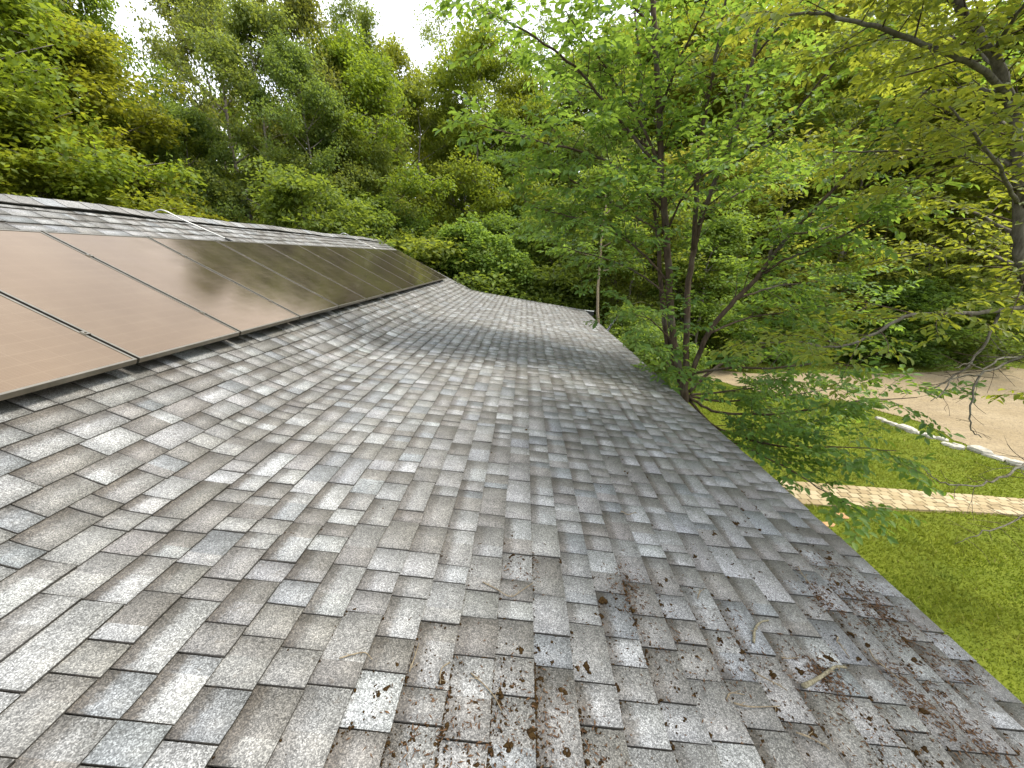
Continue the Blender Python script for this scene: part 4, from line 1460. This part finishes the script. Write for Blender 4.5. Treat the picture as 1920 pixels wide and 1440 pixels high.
GY = 4.2
gb = at(1915, 520, GY)
gbase = np.array([gb[0] + 2.6, GY - .4, 0.0])
GREY = [
    ([(gbase[0], gbase[1], 0.0, 0), (gbase[0] - .5, gbase[1] + .1, 1.3, 0), (2130, 760, GY), (1965, 600, GY), (1912, 490, GY), (1912, 400, GY), (1905, 260, GY), (1880, 140, GY), (1830, 60, GY), (1785, -10, GY), (1740, -110, GY)], .056, .030),
    ([(1895, 185, GY), (1830, 125, GY - .1), (1750, 90, GY - .2), (1640, 50, GY - .3), (1560, 30, GY - .3), (1500, 26, GY - .3), (1435, 36, GY - .3)], .026, .007),
    ([(1911, 312, GY), (1860, 300, GY + .1), (1800, 290, GY + .2), (1740, 282, GY + .3), (1650, 284, GY + .4), (1560, 284, GY + .5)], .022, .006),
    ([(1893, 175, GY), (1850, 168, GY + .1), (1800, 165, GY + .3), (1720, 175, GY + .5)], .018, .005),
    ([(1925, 575, GY), (1830, 587, GY - .1), (1712, 590, GY - .2), (1645, 622, GY - .2), (1570, 650, GY - .2), (1500, 642, GY - .2), (1420, 642, GY - .2)], .026, .005),
    ([(1872, 590, GY), (1832, 668, GY - .3), (1786, 708, GY - .4), (1753, 727, GY - .5)], .014, .006),
    ([(1935, 660, GY), (1870, 690, GY - .4), (1836, 703, GY - .5), (1822, 760, GY - .6), (1818, 800, GY - .6), (1840, 820, GY - .6)], .013, .004),
    ([(1940, 668, GY), (1880, 672, GY - .5), (1842, 692, GY - .6), (1815, 680, GY - .6), (1790, 690, GY - .7)], .010, .003),
    ([(1945, 850, GY - .3), (1895, 888, GY - .9), (1850, 906, GY - 1.0), (1790, 910, GY - 1.1), (1755, 898, GY - 1.1), (1732, 880, GY - 1.1)], .011, .003),
    ([(1945, 955, GY - .6), (1880, 985, GY - 1.2), (1830, 1003, GY - 1.3), (1790, 1020, GY - 1.3)], .008, .002),
    ([(1836, 703, GY - .5), (1790, 708, GY - .6), (1768, 735, GY - .7), (1745, 752, GY - .8)], .008, .003),
    ([(1880, 140, GY), (1840, 100, GY + .4), (1760, 60, GY + .8), (1660, 10, GY + 1.2)], .02, .006),
    ([(1908, 440, GY), (1850, 410, GY + .4), (1780, 380, GY + .8), (1700, 360, GY + 1.1)], .02, .006),
    ([(1908, 380, GY), (1880, 330, GY - .5), (1830, 250, GY - .8), (1780, 200, GY - 1.0)], .018, .005),
    ([(1912, 500, GY), (1860, 480, GY + .5), (1790, 470, GY + 1.0), (1700, 480, GY + 1.4), (1620, 500, GY + 1.8)], .02, .006),
    ([(1908, 260, GY), (1870, 220, GY + .6), (1800, 150, GY + 1.0), (1720, 130, GY + 1.4), (1640, 150, GY + 1.6)], .018, .005),
    ([(1860, 100, GY), (1900, 40, GY - .3), (1950, -40, GY - .6)], .02, .008),
]
# the spreading top of its crown, over the eave
rs5 = np.random.RandomState(14)
for k in range(24):
    a, q = k * 2.4, math.sqrt((k + .5) / 24)
    e = np.array([4.5 + 2.2 * q * math.cos(a), 2.1 + 2.2 * q * math.sin(a), 8.4 - 1.0 * q * q + rs5.normal(0, .35)])
    b0 = np.array([3.45, 4.2, 6.6 + .3 * rs5.rand()])
    m1 = b0 * .6 + e * .4 + np.array([0, 0, .35])
    m2 = b0 * .25 + e * .75 + np.array([0, 0, .25])
    GREY.append(([(*b0, 0), (*m1, 0), (*m2, 0), (*e, 0)], .026, .006, .3))
n2 = branch_tree('grey_barked_tree', gbase, GREY, 'bark_grey', 'leaf_right', 'grey barked tree with bare twiggy lower boughs at the right edge', 22, .078, .10, .85, .080, .042, start=.25, bare=(5, 6, 7, 8, 9, 10), droop=.3)
print('leaves on near trees', n1, n2)

# ---------------------------------------------------------------- edging stones between lawn and driveway
ST = [(1645, 785, .30), (1672, 796, .36), (1706, 806, .40), (1735, 818, .30), (1762, 822, .22), (1784, 838, .34), (1802, 840, .20), (1836, 850, .46), (1872, 862, .42), (1902, 872, .36), (1932, 882, .4), (1610, 776, .30), (1575, 768, .28)]
names_ = ['first pale edging stone right of the elm boughs', 'second pale edging stone, counted down from the elm', 'long flat edging stone, third from the elm', 'fourth edging stone from the elm, half grown over', 'small pale edging stone, fifth from the elm', 'tilted grey edging stone, sixth from the elm', 'smallest rounded edging stone beside the tilted one', 'largest flat pale slab of the stone edging', 'second large pale slab of the stone edging', 'edging slab near the photo\'s right edge', 'last edging slab cut off by the photo\'s right edge', 'edging stone just inside the elm\'s leaves', 'edging stone deepest among the elm\'s leaves']
sd = gnd(1880, 864) - gnd(1660, 790)
sang = math.atan2(sd[1], sd[0])
for (u, v, L), lab in zip(ST, names_):
    c = gnd(u, v) + rng.normal(0, .05, 2)
    L *= rng.uniform(.72, .95)
    q = []
    nn = 10
    prof = 1 + rng.normal(0, .17, nn)
    hgt = rng.uniform(.04, .12)
    for z, sc in ((-.03, 1.0), (hgt * .6, 1.0), (hgt, .82)):
        for k in range(nn):
            a = 2 * math.pi * k / nn
            ca, sa = abs(math.cos(a)) ** .6 * np.sign(math.cos(a)), abs(math.sin(a)) ** .6 * np.sign(math.sin(a))
            q.append((ca * L * .62 * prof[k] * sc, sa * L * .36 * prof[k] * sc, z + rng.normal(0, .008)))
    f = []
    for z in (0, nn):
        for k in range(nn): f.append((z + k, z + (k + 1) % nn, z + nn + (k + 1) % nn, z + nn + k))
    f.append(tuple(2 * nn + k for k in range(nn)))
    o = link('edging_stone', mesh_np('edging_stone', q, f, M['stone']), None, (c[0], c[1], 0))
    o.rotation_euler = (rng.normal(0, .06), rng.normal(0, .06), sang + rng.normal(0, .15))
    tag(o, lab, 'stone', 'pale stones edging the lawn')

# pointed mottled strip standing up past the eave
mb = MB()
c0 = at(1137, 622, 10.9)
c1 = at(1160, 590, 10.9)
dv = c1 - c0
Ls_ = np.linalg.norm(dv)
dv = dv / Ls_
sv = nrm(np.cross(dv, [0, 1.0, 0]))
v, f = [], []
for k, t_ in enumerate(np.linspace(-.4, 1, 8)):
    w = .085 * (1 - max(t_, 0)) ** .8 + .004
    p = c0 + dv * Ls_ * t_ + np.array([0, .02 * math.sin(3 * t_), 0])
    v += [p - sv * w * .5, p + np.array([0, -.025, 0]) * (1 - max(t_, 0)), p + sv * w * .5, p + np.array([0, .006, 0])]
for k in range(7):
    for j in range(4): f.append((4 * k + j, 4 * k + (j + 1) % 4, 4 * k + 4 + (j + 1) % 4, 4 * k + 4 + j))
f += [(0, 1, 2, 3), (31, 30, 29, 28)]
mb.add(v, f)
tm = NT('mottled_strip')
pp = tm.pos()
M['mottle'] = tm.done(tm.mix(tm.rng(tm.noise(pp, 38, 4, .7), .5, .6), (0.02, 0.02, 0.024), (0.45, 0.45, 0.48)), .6, .3)
o = mb.build('flashing_strip', M['mottle'])
tag(o, 'pointed black and white mottled strip sticking up past the eave', 'strip')

# ---------------------------------------------------------------- grass of the lawn
rs4 = np.random.RandomState(3)
n = 420000
gx_, gy_ = rs4.uniform(1.6, 16, n), rs4.uniform(-.5, 16.5, n)
dist = np.hypot(gx_, gy_)
keep = rs4.rand(n) < np.clip((7.5 / dist) ** 1.3, .12, 1)
gx_, gy_ = gx_[keep], gy_[keep]
u_, v_, d_ = to_px(np.stack([gx_, gy_, 0 * gx_], -1))
keep = (d_ > .5) & (u_ > 1050) & (u_ < 2150) & (v_ < 1650) & (v_ > 600)
keep &= ~in_poly(gx_, gy_, DRIVE)
onp = (gy_ > ya(gx_)) & (gy_ < yb(gx_)) & (gx_ < PX1)
keep &= ~(onp & (rs4.rand(len(gx_)) > .012))
for (uu_, vv_, s) in [(1578, 968, 0.14), (1552, 984, 0.11)]:
    c = gnd(uu_, vv_)
    keep &= np.hypot(gx_ - c[0], gy_ - c[1]) > s * rs4.uniform(.7, 1.2, len(gx_))
gx_, gy_ = gx_[keep], gy_[keep]
n = len(gx_)
dist = np.hypot(gx_, gy_)
a = rs4.uniform(0, 6.3, n)
h = rs4.uniform(.022, .055, n) * (1 + .5 * (np.sin(gx_ * 2.1 + np.sin(gy_ * 1.3)) * np.sin(gy_ * 2.7) > .35))
w = rs4.uniform(.0035, .007, n) * np.clip(dist / 5, 1, 2.2)
B0 = np.stack([gx_, gy_, np.zeros(n)], -1)
tilt = rs4.uniform(.2, 1.1, n)
b2 = rs4.uniform(0, 6.3, n)
Vg = np.stack([B0 + np.stack([np.cos(a) * w, np.sin(a) * w, 0 * a], -1), B0 - np.stack([np.cos(a) * w, np.sin(a) * w, 0 * a], -1), B0 + np.stack([np.cos(b2) * h * tilt, np.sin(b2) * h * tilt, h], -1)], 1).reshape(-1, 3)
me = mesh_np('grass', Vg, np.arange(3 * n).reshape(-1, 3), M['grass'])
face_attr(me, 'rnd', np.clip(rs4.rand(n) * .95 + (rs4.rand(n) < .03) * .3, 0, 1))
tag(link('grass', me), 'short bright green grass of the mown lawn', 'grass', kind='stuff')
print('grass blades', n, 'pavers', n_pv, 'shingles', len(pieces), 'moss', len(ms))
